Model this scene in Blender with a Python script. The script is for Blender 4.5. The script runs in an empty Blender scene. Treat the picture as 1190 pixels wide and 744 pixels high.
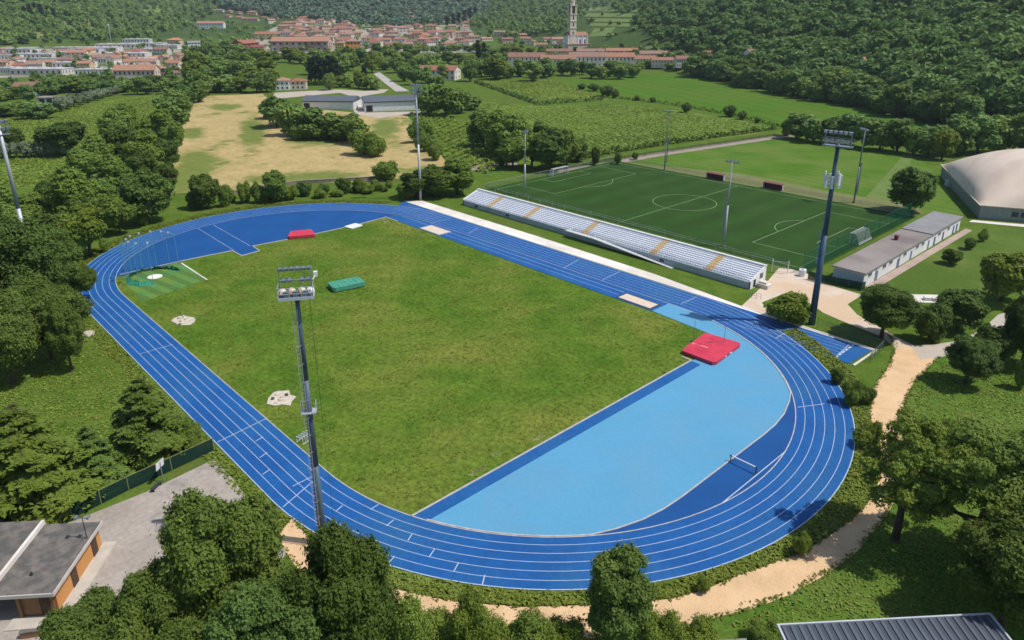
import bpy, bmesh, math, random
import numpy as np
from mathutils import Vector, Matrix
PI = math.pi
random.seed(7)
RNG = np.random.default_rng(11)
scene = bpy.context.scene
COL = scene.collection

# ------------------------------------------------------------------ camera
PW, PH = 1190.0, 744.0
FPX = 844.29
CAM = np.array([112.023, -73.561, 55.046])
YAW, PIT, ROLL = 2.388881, 0.340399, -0.002143
CY = PH/2-68.05                    # the photograph is cropped: its optical centre lies above its middle
FW = np.array([math.cos(YAW)*math.cos(PIT), math.sin(YAW)*math.cos(PIT), -math.sin(PIT)])
_r = np.array([math.sin(YAW), -math.cos(YAW), 0.0])
_u = np.cross(_r, FW)
RT = _r*math.cos(ROLL) + _u*math.sin(ROLL)
UP = -_r*math.sin(ROLL) + _u*math.cos(ROLL)
cam = bpy.data.cameras.new('camera')
cam.sensor_fit = 'HORIZONTAL'; cam.sensor_width = 36.0
cam.lens = 36.0*FPX/PW
cam.shift_y = -68.05/PW
cam.clip_start = 1.0; cam.clip_end = 20000.0
cam_o = bpy.data.objects.new('camera', cam); COL.objects.link(cam_o)
m = Matrix.Identity(4)
for i in range(3):
    m[i][0], m[i][1], m[i][2], m[i][3] = RT[i], UP[i], -FW[i], CAM[i]
cam_o.matrix_world = m
scene.camera = cam_o

def ray(px, py):
    return FW + (px-PW/2)/FPX*RT - (py-CY)/FPX*UP
def G(px, py, z=0.0):
    d = ray(px, py); t = (z-CAM[2])/d[2]
    p = CAM + d*t
    return (p[0], p[1])
def proj(P):
    d = np.asarray(P, float)-CAM; z = d@FW
    return np.array([PW/2+FPX*(d@RT)/z, CY-FPX*(d@UP)/z])
def depth(P):
    return float((np.asarray(P, float)-CAM)@FW)
def smooth(a, b, x):
    t = np.clip((x-a)/(b-a), 0, 1); return t*t*(3-2*t)

# ------------------------------------------------------------------ terrain
def H(x, y):
    x = np.asarray(x, float); y = np.asarray(y, float)
    dx, dy = x-5.9, y-307.6
    d = dx*0.470 + dy*0.883
    s = dx*-0.883 + dy*0.470
    dd = np.maximum(d-14, 0)
    slope = 0.40 - 0.10*smooth(250, 700, s)
    hr = 330*(1-np.exp(-dd*slope/330))*(1-smooth(880, 1350, s))
    dl = np.maximum((x+1069)*-0.72 + (y-114)*-0.695, 0)
    hl = 240*(1-np.exp(-dl*0.30/240))
    u = (x-CAM[0])*-0.7303 + (y-CAM[1])*0.6831
    hb = np.maximum(u-950, 0)*0.035 + np.maximum(u-1750, 0)*0.17
    wob = (np.sin(x*0.006+1.3)*np.cos(y*0.007)+np.sin(x*0.013+y*0.009))
    h = np.maximum(np.maximum(hr, hl), hb)
    return h + np.minimum(h*0.07, 9)*wob
def hits(pts):
    pts = np.asarray(pts, float).reshape(-1, 2)
    d = FW[None] + ((pts[:, 0]-PW/2)/FPX)[:, None]*RT[None] - ((pts[:, 1]-CY)/FPX)[:, None]*UP[None]
    ts = np.geomspace(20, 9000, 500)
    prev = np.full(len(pts), 20.0); out = np.full(len(pts), 9000.0); done = np.zeros(len(pts), bool)
    for t in ts:
        P = CAM[None] + d*t
        below = (P[:, 2] <= H(P[:, 0], P[:, 1])) & ~done
        if below.any():
            lo = prev[below].copy(); hi = np.full(below.sum(), t)
            for _ in range(18):
                mid = (lo+hi)/2; Q = CAM[None] + d[below]*mid[:, None]
                b = Q[:, 2] <= H(Q[:, 0], Q[:, 1])
                hi = np.where(b, mid, hi); lo = np.where(b, lo, mid)
            out[below] = hi; done |= below
        prev[:] = t
    P = CAM[None] + d*out[:, None]
    P[:, 2] = H(P[:, 0], P[:, 1])
    return P, done
TS = np.geomspace(20, 9000, 900)
def hit(px, py):
    d = ray(px, py); Q = CAM[None]+d[None]*TS[:, None]; z = H(Q[:, 0], Q[:, 1]); k = np.argmax(Q[:, 2] <= z)
    if k == 0: return Q[-1]
    lo, hi = TS[k-1], TS[k]
    for _ in range(14):
        m_ = (lo+hi)/2; q = CAM+d*m_
        if q[2] <= float(H(q[0], q[1])): hi = m_
        else: lo = m_
    q = CAM+d*hi; q[2] = float(H(q[0], q[1])); return q
def inpoly(pts, poly):
    pts = np.asarray(pts, float); poly = np.asarray(poly, float)
    x, y = pts[:, 0], pts[:, 1]; c = np.zeros(len(pts), bool); j = len(poly)-1
    for i in range(len(poly)):
        xi, yi = poly[i]; xj, yj = poly[j]
        k = ((yi > y) != (yj > y)) & (x < (xj-xi)*(y-yi)/(yj-yi+1e-12)+xi)
        c ^= k; j = i
    return c

# ------------------------------------------------------------------ materials
MATS = {}
def nodes(name):
    m = bpy.data.materials.new(name); m.use_nodes = True
    n = m.node_tree; n.nodes.clear()
    out = n.nodes.new('ShaderNodeOutputMaterial')
    return m, n, out
def lin(c): return (c[0], c[1], c[2], 1.0)
def S(r, g, b):
    f = lambda v: (v/255/12.92) if v <= 10 else ((v/255+0.055)/1.055)**2.4
    return (f(r), f(g), f(b))
def mixc(n, fac, a, b, mode='MIX'):
    x = n.nodes.new('ShaderNodeMix'); x.data_type = 'RGBA'; x.blend_type = mode
    for s, v in ((0, fac), (6, a), (7, b)):
        if isinstance(v, bpy.types.NodeSocket): n.links.new(v, x.inputs[s])
        elif isinstance(v, (int, float)): x.inputs[s].default_value = v
        else: x.inputs[s].default_value = lin(v)
    return x.outputs[2]
def noise(n, vec, scale, detail=4, rough=0.55, lo=0.35, hi=0.65):
    t = n.nodes.new('ShaderNodeTexNoise'); t.inputs['Scale'].default_value = scale
    t.inputs['Detail'].default_value = detail; t.inputs['Roughness'].default_value = rough
    if vec is not None: n.links.new(vec, t.inputs['Vector'])
    r = n.nodes.new('ShaderNodeMapRange'); r.inputs[1].default_value = lo; r.inputs[2].default_value = hi
    n.links.new(t.outputs[0], r.inputs[0])
    return r.outputs[0]
def mat(name, c1, c2=None, scale=1.0, rough=0.8, c3=None, scale3=0.05, lo3=.4, hi3=.6, fine=None, bump=0.0, bscale=20, spec=0.3, metal=0.0, stretch=None, grain=0.0, gscale=8.0, stripe=None):
    """two or three colours mixed by world-space noise, with optional fine grain and bump"""
    if name in MATS: return MATS[name]
    m, n, out = nodes(name)
    b = n.nodes.new('ShaderNodeBsdfPrincipled'); n.links.new(b.outputs[0], out.inputs[0])
    b.inputs['Roughness'].default_value = rough; b.inputs['Metallic'].default_value = metal
    b.inputs['Specular IOR Level'].default_value = spec
    geo = n.nodes.new('ShaderNodeNewGeometry'); v = geo.outputs['Position']
    if stretch:
        mp = n.nodes.new('ShaderNodeMapping'); mp.inputs['Rotation'].default_value = (0, 0, stretch[0]); mp.inputs['Scale'].default_value = stretch[1]
        n.links.new(v, mp.inputs[0]); v = mp.outputs[0]
    col = c1
    if c2 is not None: col = mixc(n, noise(n, v, scale), c1, c2)
    if c3 is not None: col = mixc(n, noise(n, v, scale3, lo=lo3, hi=hi3), col, c3)
    if grain > 0:
        f = noise(n, geo.outputs['Position'], gscale, 3, .7, .25, .75)
        r = n.nodes.new('ShaderNodeMapRange'); r.inputs[3].default_value = 1-grain; r.inputs[4].default_value = 1+grain
        n.links.new(f, r.inputs[0])
        col = mixc(n, 1.0, col if not isinstance(col, tuple) else lin(col)[:3], (1, 1, 1), 'MULTIPLY') if False else col
        cm = n.nodes.new('ShaderNodeVectorMath'); cm.operation = 'SCALE'
        if isinstance(col, bpy.types.NodeSocket): n.links.new(col, cm.inputs[0])
        else: cm.inputs[0].default_value = col
        n.links.new(r.outputs[0], cm.inputs['Scale']); col = cm.outputs[0]
    if stripe:                         # (direction, period in metres, strength): mowing or seam bands
        mp = n.nodes.new('ShaderNodeMapping'); mp.inputs['Rotation'].default_value = (0, 0, -stripe[0]); n.links.new(geo.outputs['Position'], mp.inputs[0])
        wv = n.nodes.new('ShaderNodeTexWave'); wv.inputs['Scale'].default_value = .314/stripe[1]; wv.inputs['Distortion'].default_value = stripe[3] if len(stripe) > 3 else .6; wv.inputs['Detail Scale'].default_value = .4
        n.links.new(mp.outputs[0], wv.inputs['Vector'])
        r = n.nodes.new('ShaderNodeMapRange'); r.inputs[1].default_value = .3; r.inputs[2].default_value = .7; r.inputs[3].default_value = 1-stripe[2]; r.inputs[4].default_value = 1+stripe[2]; n.links.new(wv.outputs['Fac'], r.inputs[0])
        cm = n.nodes.new('ShaderNodeVectorMath'); cm.operation = 'SCALE'; n.links.new(col, cm.inputs[0]); n.links.new(r.outputs[0], cm.inputs['Scale']); col = cm.outputs[0]
    if isinstance(col, bpy.types.NodeSocket): n.links.new(col, b.inputs['Base Color'])
    else: b.inputs['Base Color'].default_value = lin(col)
    if bump > 0:
        t = n.nodes.new('ShaderNodeTexNoise'); t.inputs['Scale'].default_value = bscale; t.inputs['Detail'].default_value = 3
        n.links.new(geo.outputs['Position'], t.inputs['Vector'])
        bp = n.nodes.new('ShaderNodeBump'); bp.inputs['Strength'].default_value = bump; bp.inputs['Distance'].default_value = 0.3
        n.links.new(t.outputs[0], bp.inputs['Height']); n.links.new(bp.outputs[0], b.inputs['Normal'])
    MATS[name] = m; return m
def leafmat(name, dark, light, hue=None, trans=0.30):
    """foliage: per-leaf tint and per-tree tint, part of the light passing through"""
    if name in MATS: return MATS[name]
    m, n, out = nodes(name)
    at = n.nodes.new('ShaderNodeAttribute'); at.attribute_name = 'tint'
    oi = n.nodes.new('ShaderNodeObjectInfo')
    a = n.nodes.new('ShaderNodeMath'); a.operation = 'MULTIPLY_ADD'; a.inputs[1].default_value = 0.62
    n.links.new(at.outputs['Fac'], a.inputs[0])
    b = n.nodes.new('ShaderNodeMath'); b.operation = 'MULTIPLY'; b.inputs[1].default_value = 0.38
    n.links.new(oi.outputs['Random'], b.inputs[0]); n.links.new(b.outputs[0], a.inputs[2])
    col = mixc(n, a.outputs[0], dark, light)
    geo = n.nodes.new('ShaderNodeNewGeometry')
    hs = n.nodes.new('ShaderNodeHueSaturation'); n.links.new(col, hs.inputs['Color'])
    r1 = n.nodes.new('ShaderNodeMath'); r1.operation = 'MULTIPLY'; r1.inputs[1].default_value = 7.31; n.links.new(oi.outputs['Random'], r1.inputs[0])
    r2 = n.nodes.new('ShaderNodeMath'); r2.operation = 'FRACT'; n.links.new(r1.outputs[0], r2.inputs[0])
    nz = noise(n, geo.outputs['Position'], .045, 3, .6, .3, .7)
    sm = n.nodes.new('ShaderNodeMath'); sm.operation = 'ADD'; n.links.new(r2.outputs[0], sm.inputs[0]); n.links.new(nz, sm.inputs[1])
    for k_, lo_, hi_ in (('Hue', .475, .506), ('Value', .80, 1.20), ('Saturation', .92, 1.06)):
        mr = n.nodes.new('ShaderNodeMapRange'); mr.inputs[2].default_value = 2.0; mr.inputs[3].default_value = lo_ if k_ != 'Saturation' else hi_; mr.inputs[4].default_value = hi_ if k_ != 'Saturation' else lo_
        n.links.new(sm.outputs[0], mr.inputs[0]); n.links.new(mr.outputs[0], hs.inputs[k_])
    col = hs.outputs[0]
    d = n.nodes.new('ShaderNodeBsdfPrincipled'); d.inputs['Roughness'].default_value = 0.6; d.inputs['Specular IOR Level'].default_value = 0.2
    t = n.nodes.new('ShaderNodeBsdfTranslucent')
    n.links.new(col, d.inputs['Base Color']); n.links.new(col, t.inputs['Color'])
    mx = n.nodes.new('ShaderNodeMixShader'); mx.inputs[0].default_value = trans
    n.links.new(d.outputs[0], mx.inputs[1]); n.links.new(t.outputs[0], mx.inputs[2]); n.links.new(mx.outputs[0], out.inputs[0])
    MATS[name] = m; return m
def rampmat(name, cols, rough=0.85, grain=0.15):
    """one of several colours per object"""
    if name in MATS: return MATS[name]
    m, n, out = nodes(name)
    b = n.nodes.new('ShaderNodeBsdfPrincipled'); b.inputs['Roughness'].default_value = rough; b.inputs['Specular IOR Level'].default_value = 0.2
    n.links.new(b.outputs[0], out.inputs[0])
    oi = n.nodes.new('ShaderNodeObjectInfo'); r = n.nodes.new('ShaderNodeValToRGB'); r.color_ramp.interpolation = 'CONSTANT'
    e = r.color_ramp.elements
    while len(e) < len(cols): e.new(0.5)
    for i, c in enumerate(cols): e[i].position = i/len(cols); e[i].color = lin(c)
    n.links.new(oi.outputs['Random'], r.inputs[0])
    geo = n.nodes.new('ShaderNodeNewGeometry')
    f = noise(n, geo.outputs['Position'], 0.9, 4, .6, .3, .7)
    col = mixc(n, f, (1-grain,)*3, (1+grain,)*3)
    n.links.new(mixc(n, 1.0, r.outputs[0], col, 'MULTIPLY'), b.inputs['Base Color'])
    MATS[name] = m; return m
def netmat(name, c, alpha):
    if name in MATS: return MATS[name]
    m, n, out = nodes(name)
    d = n.nodes.new('ShaderNodeBsdfDiffuse'); d.inputs[0].default_value = lin(c)
    t = n.nodes.new('ShaderNodeBsdfTransparent')
    mx = n.nodes.new('ShaderNodeMixShader'); mx.inputs[0].default_value = alpha
    n.links.new(t.outputs[0], mx.inputs[1]); n.links.new(d.outputs[0], mx.inputs[2]); n.links.new(mx.outputs[0], out.inputs[0])
    MATS[name] = m; return m

# ------------------------------------------------------------------ mesh helpers
class MB:
    def __init__(s): s.v = []; s.f = []; s.mi = []
    def face(s, pts, mi=0):
        k = len(s.v); s.v += [tuple(p) for p in pts]; s.f.append(tuple(range(k, k+len(pts)))); s.mi.append(mi)
    def box(s, c, d, rz=0.0, mi=0, tilt=None):
        k = len(s.v); ca, sa = math.cos(rz), math.sin(rz)
        R = Matrix.Rotation(rz, 3, 'Z')
        if tilt: R = R @ Matrix.Rotation(tilt[0], 3, 'X') @ Matrix.Rotation(tilt[1], 3, 'Y')
        for z in (-.5, .5):
            for x, y in ((-.5, -.5), (.5, -.5), (.5, .5), (-.5, .5)):
                p = R @ Vector((x*d[0], y*d[1], z*d[2])); s.v.append((p.x+c[0], p.y+c[1], p.z+c[2]))
        for q in ((3, 2, 1, 0), (4, 5, 6, 7), (0, 1, 5, 4), (1, 2, 6, 5), (2, 3, 7, 6), (3, 0, 4, 7)):
            s.f.append(tuple(k+i for i in q)); s.mi.append(mi)
    def tube(s, p0, p1, r0, r1=None, n=8, cap=True, mi=0):
        r1 = r0 if r1 is None else r1
        p0, p1 = Vector(p0), Vector(p1); d = (p1-p0).normalized()
        a = d.orthogonal().normalized(); b = d.cross(a); k = len(s.v)
        for p, r in ((p0, r0), (p1, r1)):
            for i in range(n):
                w = 2*PI*i/n; q = p + a*(r*math.cos(w)) + b*(r*math.sin(w)); s.v.append(tuple(q))
        for i in range(n):
            j = (i+1) % n; s.f.append((k+i, k+j, k+n+j, k+n+i)); s.mi.append(mi)
        if cap:
            s.f.append(tuple(k+i for i in reversed(range(n)))); s.f.append(tuple(k+n+i for i in range(n))); s.mi += [mi, mi]
    def prism(s, poly, z0, z1, mi=0):
        n = len(poly); k = len(s.v)
        a = sum(poly[i][0]*poly[(i+1) % n][1]-poly[(i+1) % n][0]*poly[i][1] for i in range(n))
        if a < 0: poly = poly[::-1]
        for z in (z0, z1): s.v += [(p[0], p[1], z) for p in poly]
        s.f.append(tuple(k+i for i in reversed(range(n)))); s.f.append(tuple(k+n+i for i in range(n))); s.mi += [mi, mi]
        for i in range(n):
            j = (i+1) % n; s.f.append((k+i, k+j, k+n+j, k+n+i)); s.mi.append(mi)
    def build(s, name, mats, parent=None, smooth=False):
        me = bpy.data.meshes.new(name); me.from_pydata(s.v, [], s.f)
        for x in (mats if isinstance(mats, (list, tuple)) else [mats]): me.materials.append(x)
        me.polygons.foreach_set('material_index', s.mi)
        if smooth: me.polygons.foreach_set('use_smooth', [True]*len(s.f))
        me.update()
        o = bpy.data.objects.new(name, me); COL.objects.link(o)
        if parent: o.parent = parent
        return o
def sheet(name, poly, z, material, kind='structure'):
    b = MB(); n = len(poly)
    a = sum(poly[i][0]*poly[(i+1) % n][1]-poly[(i+1) % n][0]*poly[i][1] for i in range(n))
    if a < 0: poly = poly[::-1]
    b.face([(p[0], p[1], z) for p in poly]); o = b.build(name, material)
    if kind: o['kind'] = kind
    return o
def psheet(name, px, z, material, kind='structure'):
    return sheet(name, [G(*p) for p in px], z, material, kind)
def spline(pts, n=8):
    """Catmull-Rom through a closed list of points"""
    out = []; N = len(pts)
    for i in range(N):
        p0, p1, p2, p3 = (np.array(pts[(i+k-1) % N], float) for k in range(4))
        for j in range(n):
            t = j/n
            out.append(tuple(0.5*((2*p1)+(-p0+p2)*t+(2*p0-5*p1+4*p2-p3)*t*t+(-p0+3*p1-3*p2+p3)*t**3)))
    return out
def nmesh(name, V, F, mats, tint=None, mi=None, smooth=False):
    """mesh from arrays of vertices and equal-sized faces"""
    V = np.ascontiguousarray(V, np.float32); F = np.ascontiguousarray(F, np.int32)
    me = bpy.data.meshes.new(name); k = F.shape[1]
    me.vertices.add(len(V)); me.vertices.foreach_set('co', V.ravel())
    me.loops.add(F.size); me.loops.foreach_set('vertex_index', F.ravel())
    me.polygons.add(len(F)); me.polygons.foreach_set('loop_start', np.arange(0, F.size, k, dtype=np.int32))
    for x in mats: me.materials.append(x)
    if mi is not None: me.polygons.foreach_set('material_index', np.asarray(mi, np.int32))
    me.polygons.foreach_set('use_smooth', np.full(len(F), smooth))
    if tint is not None:
        at = me.attributes.new('tint', 'FLOAT', 'POINT'); at.data.foreach_set('value', np.asarray(tint, np.float32))
    me.update(calc_edges=True)
    return me
def link(name, me, parent=None):
    o = bpy.data.objects.new(name, me); COL.objects.link(o)
    if parent: o.parent = parent
    return o
def thing(name, label, cat, loc=(0, 0, 0), rz=0.0, group=None):
    o = bpy.data.objects.new(name, None); COL.objects.link(o)
    o.empty_display_size = 0.5
    o.location = loc; o.rotation_euler = (0, 0, rz); o['label'] = label; o['category'] = cat
    if group: o['group'] = group
    return o
def tag(o, label, cat, group=None):
    o['label'] = label; o['category'] = cat
    if group: o['group'] = group
    return o
def copy_tree(root, loc, rz=0.0, scale=None, label=None, group=None):
    r = root.copy(); COL.objects.link(r); r.location = loc; r.rotation_euler = (0, 0, rz)
    if scale is not None: r.scale = scale
    if label: r['label'] = label
    if group: r['group'] = group
    for ch in list(root.children):
        c = ch.copy(); COL.objects.link(c); c.parent = r
        for g in list(ch.children):
            d = g.copy(); COL.objects.link(d); d.parent = c
    return r

# ------------------------------------------------------------------ light
SUN = np.array([0.80, 0.60, 0.0]); EL = math.radians(59)
SUN = SUN*math.cos(EL); SUN[2] = math.sin(EL)
sd = bpy.data.lights.new('sun', 'SUN'); sd.energy = 4.3; sd.angle = math.radians(0.53); sd.color = (1.0, 0.95, 0.87)
so = bpy.data.objects.new('sun', sd); COL.objects.link(so)
so.rotation_euler = Vector(SUN).to_track_quat('Z', 'Y').to_euler()
w = bpy.data.worlds.new('World'); scene.world = w; w.use_nodes = True
nt = w.node_tree; bg = nt.nodes['Background']
sky = nt.nodes.new('ShaderNodeTexSky'); sky.sky_type = 'NISHITA'; sky.sun_disc = False
sky.sun_elevation = EL; sky.sun_rotation = math.atan2(SUN[0], SUN[1])
sky.air_density = 1.0; sky.dust_density = 1.0; sky.ozone_density = 1.0
nt.links.new(sky.outputs[0], bg.inputs[0]); bg.inputs[1].default_value = 0.125
scene.view_settings.view_transform = 'Standard'; scene.view_settings.look = 'None'
scene.view_settings.exposure = 0.0; scene.view_settings.gamma = 1.0
scene.render.engine = 'CYCLES'
scene.cycles.use_denoising = True
scene.cycles.max_bounces = 5; scene.cycles.diffuse_bounces = 3; scene.cycles.transparent_max_bounces = 12
scene.cycles.filter_width = 1.6

# ------------------------------------------------------------------ palette
grass_rough = mat('meadow_grass', (.052, .092, .014), (.092, .140, .022), .35, c3=(.105, .120, .030), scale3=.06, lo3=.50, hi3=.72, bump=.35, bscale=2.2, grain=.22, gscale=2.6, rough=.95, spec=.05)
grass_lush = mat('lush_grass', (.058, .125, .015), (.088, .160, .022), .20, c3=(.115, .168, .032), scale3=.07, lo3=.46, hi3=.70, bump=.5, bscale=1.4, grain=.36, gscale=1.1, rough=.95, spec=.05)
infield_mat = mat('infield_turf', (.062, .128, .013), (.098, .166, .020), .16, c3=(.160, .182, .034), scale3=.055, lo3=.44, hi3=.72, bump=.6, bscale=1.4, grain=.42, gscale=1.25, stripe=(math.radians(137), 5.2, .03, 7.0), rough=.95, spec=.04)
pitch_mat = mat('artificial_turf', (.023, .060, .010), (.028, .071, .0125), .15, rough=.9, grain=.10, gscale=3, spec=.1, c3=(.034, .073, .017), scale3=.05, lo3=.5, hi3=.75, stripe=(0, 10, .06, .4))
lawn_mat = mat('mown_lawn', (.062, .140, .014), (.078, .165, .018), .08, c3=(.110, .170, .032), scale3=.05, rough=.95, grain=.18, gscale=1.2, spec=.05, stripe=(math.radians(85), 4.5, .05, 1.0))
lawn2_mat = mat('park_lawn', (.088, .142, .028), (.115, .165, .036), .12, c3=(.070, .120, .02), scale3=.05, rough=.95, grain=.2, gscale=1.2, spec=.05)
straw_mat = mat('straw_stubble', (.42, .325, .17), (.33, .25, .115), .09, c3=(.135, .170, .040), scale3=.030, lo3=.53, hi3=.64, rough=.95, grain=.30, gscale=.55, spec=.03)
vine_ground = mat('vineyard_soil', (.125, .195, .030), (.155, .220, .042), .06, c3=(.065, .11, .018), scale3=.02, rough=.95, grain=.2, gscale=.8, spec=.03)
field_mat = mat('hay_meadow', (.055, .135, .012), (.068, .155, .016), .02, c3=(.085, .145, .020), scale3=.018, rough=.95, grain=.16, gscale=.35, spec=.03, stripe=(math.radians(62), 11, .05, 2.0))
path_mat = mat('gravel_path', (.62, .42, .24), (.68, .475, .285), .35, c3=(.55, .375, .215), scale3=.30, lo3=.48, hi3=.72, rough=.95, grain=.10, gscale=3.2, bump=.25, bscale=6, spec=.1)
gravel_mat = mat('pale_gravel', (.55, .45, .36), (.63, .54, .46), .25, c3=(.56, .42, .29), scale3=.09, rough=.95, grain=.12, gscale=4, spec=.1)
concrete_mat = mat('pale_concrete', (.74, .69, .64), (.78, .74, .69), .3, c3=(.60, .55, .5), scale3=.1, rough=.85, grain=.08, gscale=4, spec=.2)
lot_mat = mat('dusty_asphalt', (.31, .27, .235), (.40, .36, .32), .16, c3=(.19, .175, .165), scale3=.16, lo3=.54, hi3=.74, rough=.95, grain=.20, gscale=1.6, spec=.1)
blue_mat = mat('blue_track_rubber', (.0082, .080, .275), (.0105, .097, .318), .22, rough=.75, grain=.14, gscale=1.6, spec=.22, c3=(.0185, .108, .285), scale3=.10, lo3=.46, hi3=.70)
blue_dark = mat('deep_blue_rubber', (.0080, .068, .235), (.0095, .079, .262), .15, rough=.75, grain=.08, gscale=3, spec=.2)
blue_far = mat('faded_blue_rubber', (.018, .150, .60), (.022, .165, .63), .1, rough=.7, spec=.3, grain=.05)
blue_light = mat('light_blue_rubber', (.090, .292, .475), (.098, .308, .50), .09, rough=.75, grain=.05, gscale=2, spec=.2, c3=(.112, .292, .445), scale3=.13, lo3=.45, hi3=.75)
line_mat = mat('white_line_paint', (.46, .53, .66), (.36, .45, .60), 1.0, rough=.7)
kerb_mat = mat('pale_kerb', (.50, .47, .46), (.38, .36, .35), 1.2, rough=.8)
pline_mat = mat('turf_line', (.24, .34, .19), (.20, .30, .15), .6, rough=.9)
white = mat('white_paint', (.72, .73, .74), (.66, .67, .68), .6, rough=.55)
white_wall = mat('white_render', (.74, .75, .76), (.66, .67, .68), .5, rough=.85, grain=.05)
steel = mat('galvanised_steel', (.25, .29, .33), (.20, .24, .28), .8, rough=.45, metal=.35)
steel_blue = mat('blue_grey_steel', (.045, .085, .14), (.06, .105, .165), .5, rough=.5, metal=.2)
steel_pale = mat('pale_steel', (.46, .48, .52), (.40, .42, .46), .8, rough=.45, metal=.2)
dark = mat('dark_metal', (.030, .034, .040), (.045, .05, .055), 1.0, rough=.6)
lamp_glass = mat('lamp_glass', (.55, .60, .72), (.30, .36, .50), 2.0, rough=.2, spec=.6)
lamp_warm = mat('lamp_inside', (.62, .55, .42), (.55, .30, .16), 1.6, rough=.35, spec=.5)
glass = mat('window_glass', (.025, .035, .05), (.05, .06, .075), 1.5, rough=.12, spec=.7)
red_mat = mat('red_vinyl', (.60, .045, .085), (.50, .034, .066), .5, rough=.5, grain=.08, gscale=3)
darkred = mat('dark_red_panel', (.13, .035, .04), (.10, .03, .035), 1.0, rough=.6)
green_cover = mat('green_tarpaulin', (.055, .26, .175), (.08, .32, .22), 1.4, rough=.5, grain=.15, gscale=2)
teal_net = mat('teal_netting', (.02, .24, .17), (.045, .30, .20), 1.6, rough=.9)
sand_mat = mat('sand', (.58, .47, .38), (.66, .55, .46), 1.2, rough=.95, grain=.08, gscale=6)
brickpale = mat('pale_rubble', (.58, .53, .45), (.46, .41, .33), 1.6, rough=.95, grain=.2, gscale=4)
orange = mat('orange_render', (.56, .27, .095), (.50, .235, .08), .7, rough=.85, grain=.06)
brown_brick_and_shade = mat('brown_brick_and_shade', (.26, .145, .075), (.21, .115, .06), 2.0, rough=.9)  # brick colour; also the orange house's front walls with shade painted in
flat_roof = mat('grey_roof_felt', (.150, .134, .118), (.185, .168, .15), .35, c3=(.10, .095, .09), scale3=.9, rough=.9, grain=.14, gscale=2.5)
felt_brown = mat('brown_roof_felt', (.23, .195, .185), (.17, .145, .14), .16, c3=(.27, .235, .22), scale3=.09, rough=.95, grain=.1)
felt_grey = mat('light_roof_felt', (.25, .25, .255), (.21, .21, .22), .3, rough=.95, grain=.08)
slate_metal = mat('slate_blue_metal', (.060, .075, .098), (.050, .062, .082), .6, rough=.5, metal=.1)
membrane = mat('beige_membrane', (.62, .51, .42), (.68, .57, .475), .05, c3=(.57, .46, .37), scale3=.14, rough=.6, grain=.04, stretch=(-.48, (1, .25, 1)))
clad = mat('grey_green_cladding', (.20, .245, .24), (.235, .28, .275), .4, rough=.6)
bark = mat('bark', (.060, .045, .032), (.095, .075, .055), 2.5, rough=.95)
bark_pale = mat('pale_bark', (.16, .14, .11), (.10, .085, .07), 2.0, rough=.95)
green_net = netmat('dark_green_screen', (.014, .040, .032), .93)
green_net2 = netmat('green_ball_net', (.012, .09, .05), .42)
grey_net = netmat('chain_link', (.16, .18, .17), .20)
goal_net = netmat('white_goal_net', (.70, .72, .72), .30)
fine_net = netmat('fine_hanging_net', (.10, .34, .36), .08)
stain = mat('dark_rubble', (.05, .05, .045), (.08, .08, .07), 1.5, rough=.95)  # plain dark tone for some broken lumps

# ------------------------------------------------------------------ ground (one sheet, hills included)
NA, NR = 420, 270
rad = np.concatenate([[0.0], np.geomspace(6, 9500, NR)])
ang = np.linspace(0, 2*PI, NA, endpoint=False)
gx = CAM[0] + rad[:, None]*np.cos(ang)[None]; gy = CAM[1] + rad[:, None]*np.sin(ang)[None]
gz = H(gx, gy)
V = np.stack([gx, gy, gz], -1).reshape(-1, 3)
ii, jj = np.meshgrid(np.arange(NR), np.arange(NA), indexing='ij')
j2 = (jj+1) % NA
F = np.stack([ii*NA+jj, (ii+1)*NA+jj, (ii+1)*NA+j2, ii*NA+j2], -1).reshape(-1, 4)
def terrain_material():
    m, n, out = nodes('terrain')
    b = n.nodes.new('ShaderNodeBsdfPrincipled'); b.inputs['Roughness'].default_value = .95; b.inputs['Specular IOR Level'].default_value = .04
    n.links.new(b.outputs[0], out.inputs[0])
    geo = n.nodes.new('ShaderNodeNewGeometry'); v = geo.outputs['Position']
    near = mixc(n, noise(n, v, .22), (.066, .125, .015), (.105, .160, .025))
    near = mixc(n, noise(n, v, .05, lo=.52, hi=.7), near, (.10, .120, .030))
    f = noise(n, v, 2.2, 3, .7, .25, .75)
    near = mixc(n, 1.0, near, mixc(n, f, (.70,)*3, (1.26,)*3), 'MULTIPLY')
    hill = mixc(n, noise(n, v, .012), (.045, .080, .022), (.075, .120, .032))
    sp = n.nodes.new('ShaderNodeSeparateXYZ'); n.links.new(v, sp.inputs[0])
    r = n.nodes.new('ShaderNodeMapRange'); r.inputs[1].default_value = 1; r.inputs[2].default_value = 8
    n.links.new(sp.outputs[2], r.inputs[0])
    n.links.new(mixc(n, r.outputs[0], near, hill), b.inputs['Base Color'])
    t = n.nodes.new('ShaderNodeTexNoise'); t.inputs['Scale'].default_value = 1.8; n.links.new(v, t.inputs['Vector'])
    bp = n.nodes.new('ShaderNodeBump'); bp.inputs['Strength'].default_value = .35; bp.inputs['Distance'].default_value = .3
    n.links.new(t.outputs[0], bp.inputs['Height']); n.links.new(bp.outputs[0], b.inputs['Normal'])
    return m
g = link('ground', nmesh('ground', V, F, [terrain_material()], smooth=True)); g['kind'] = 'structure'

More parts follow.
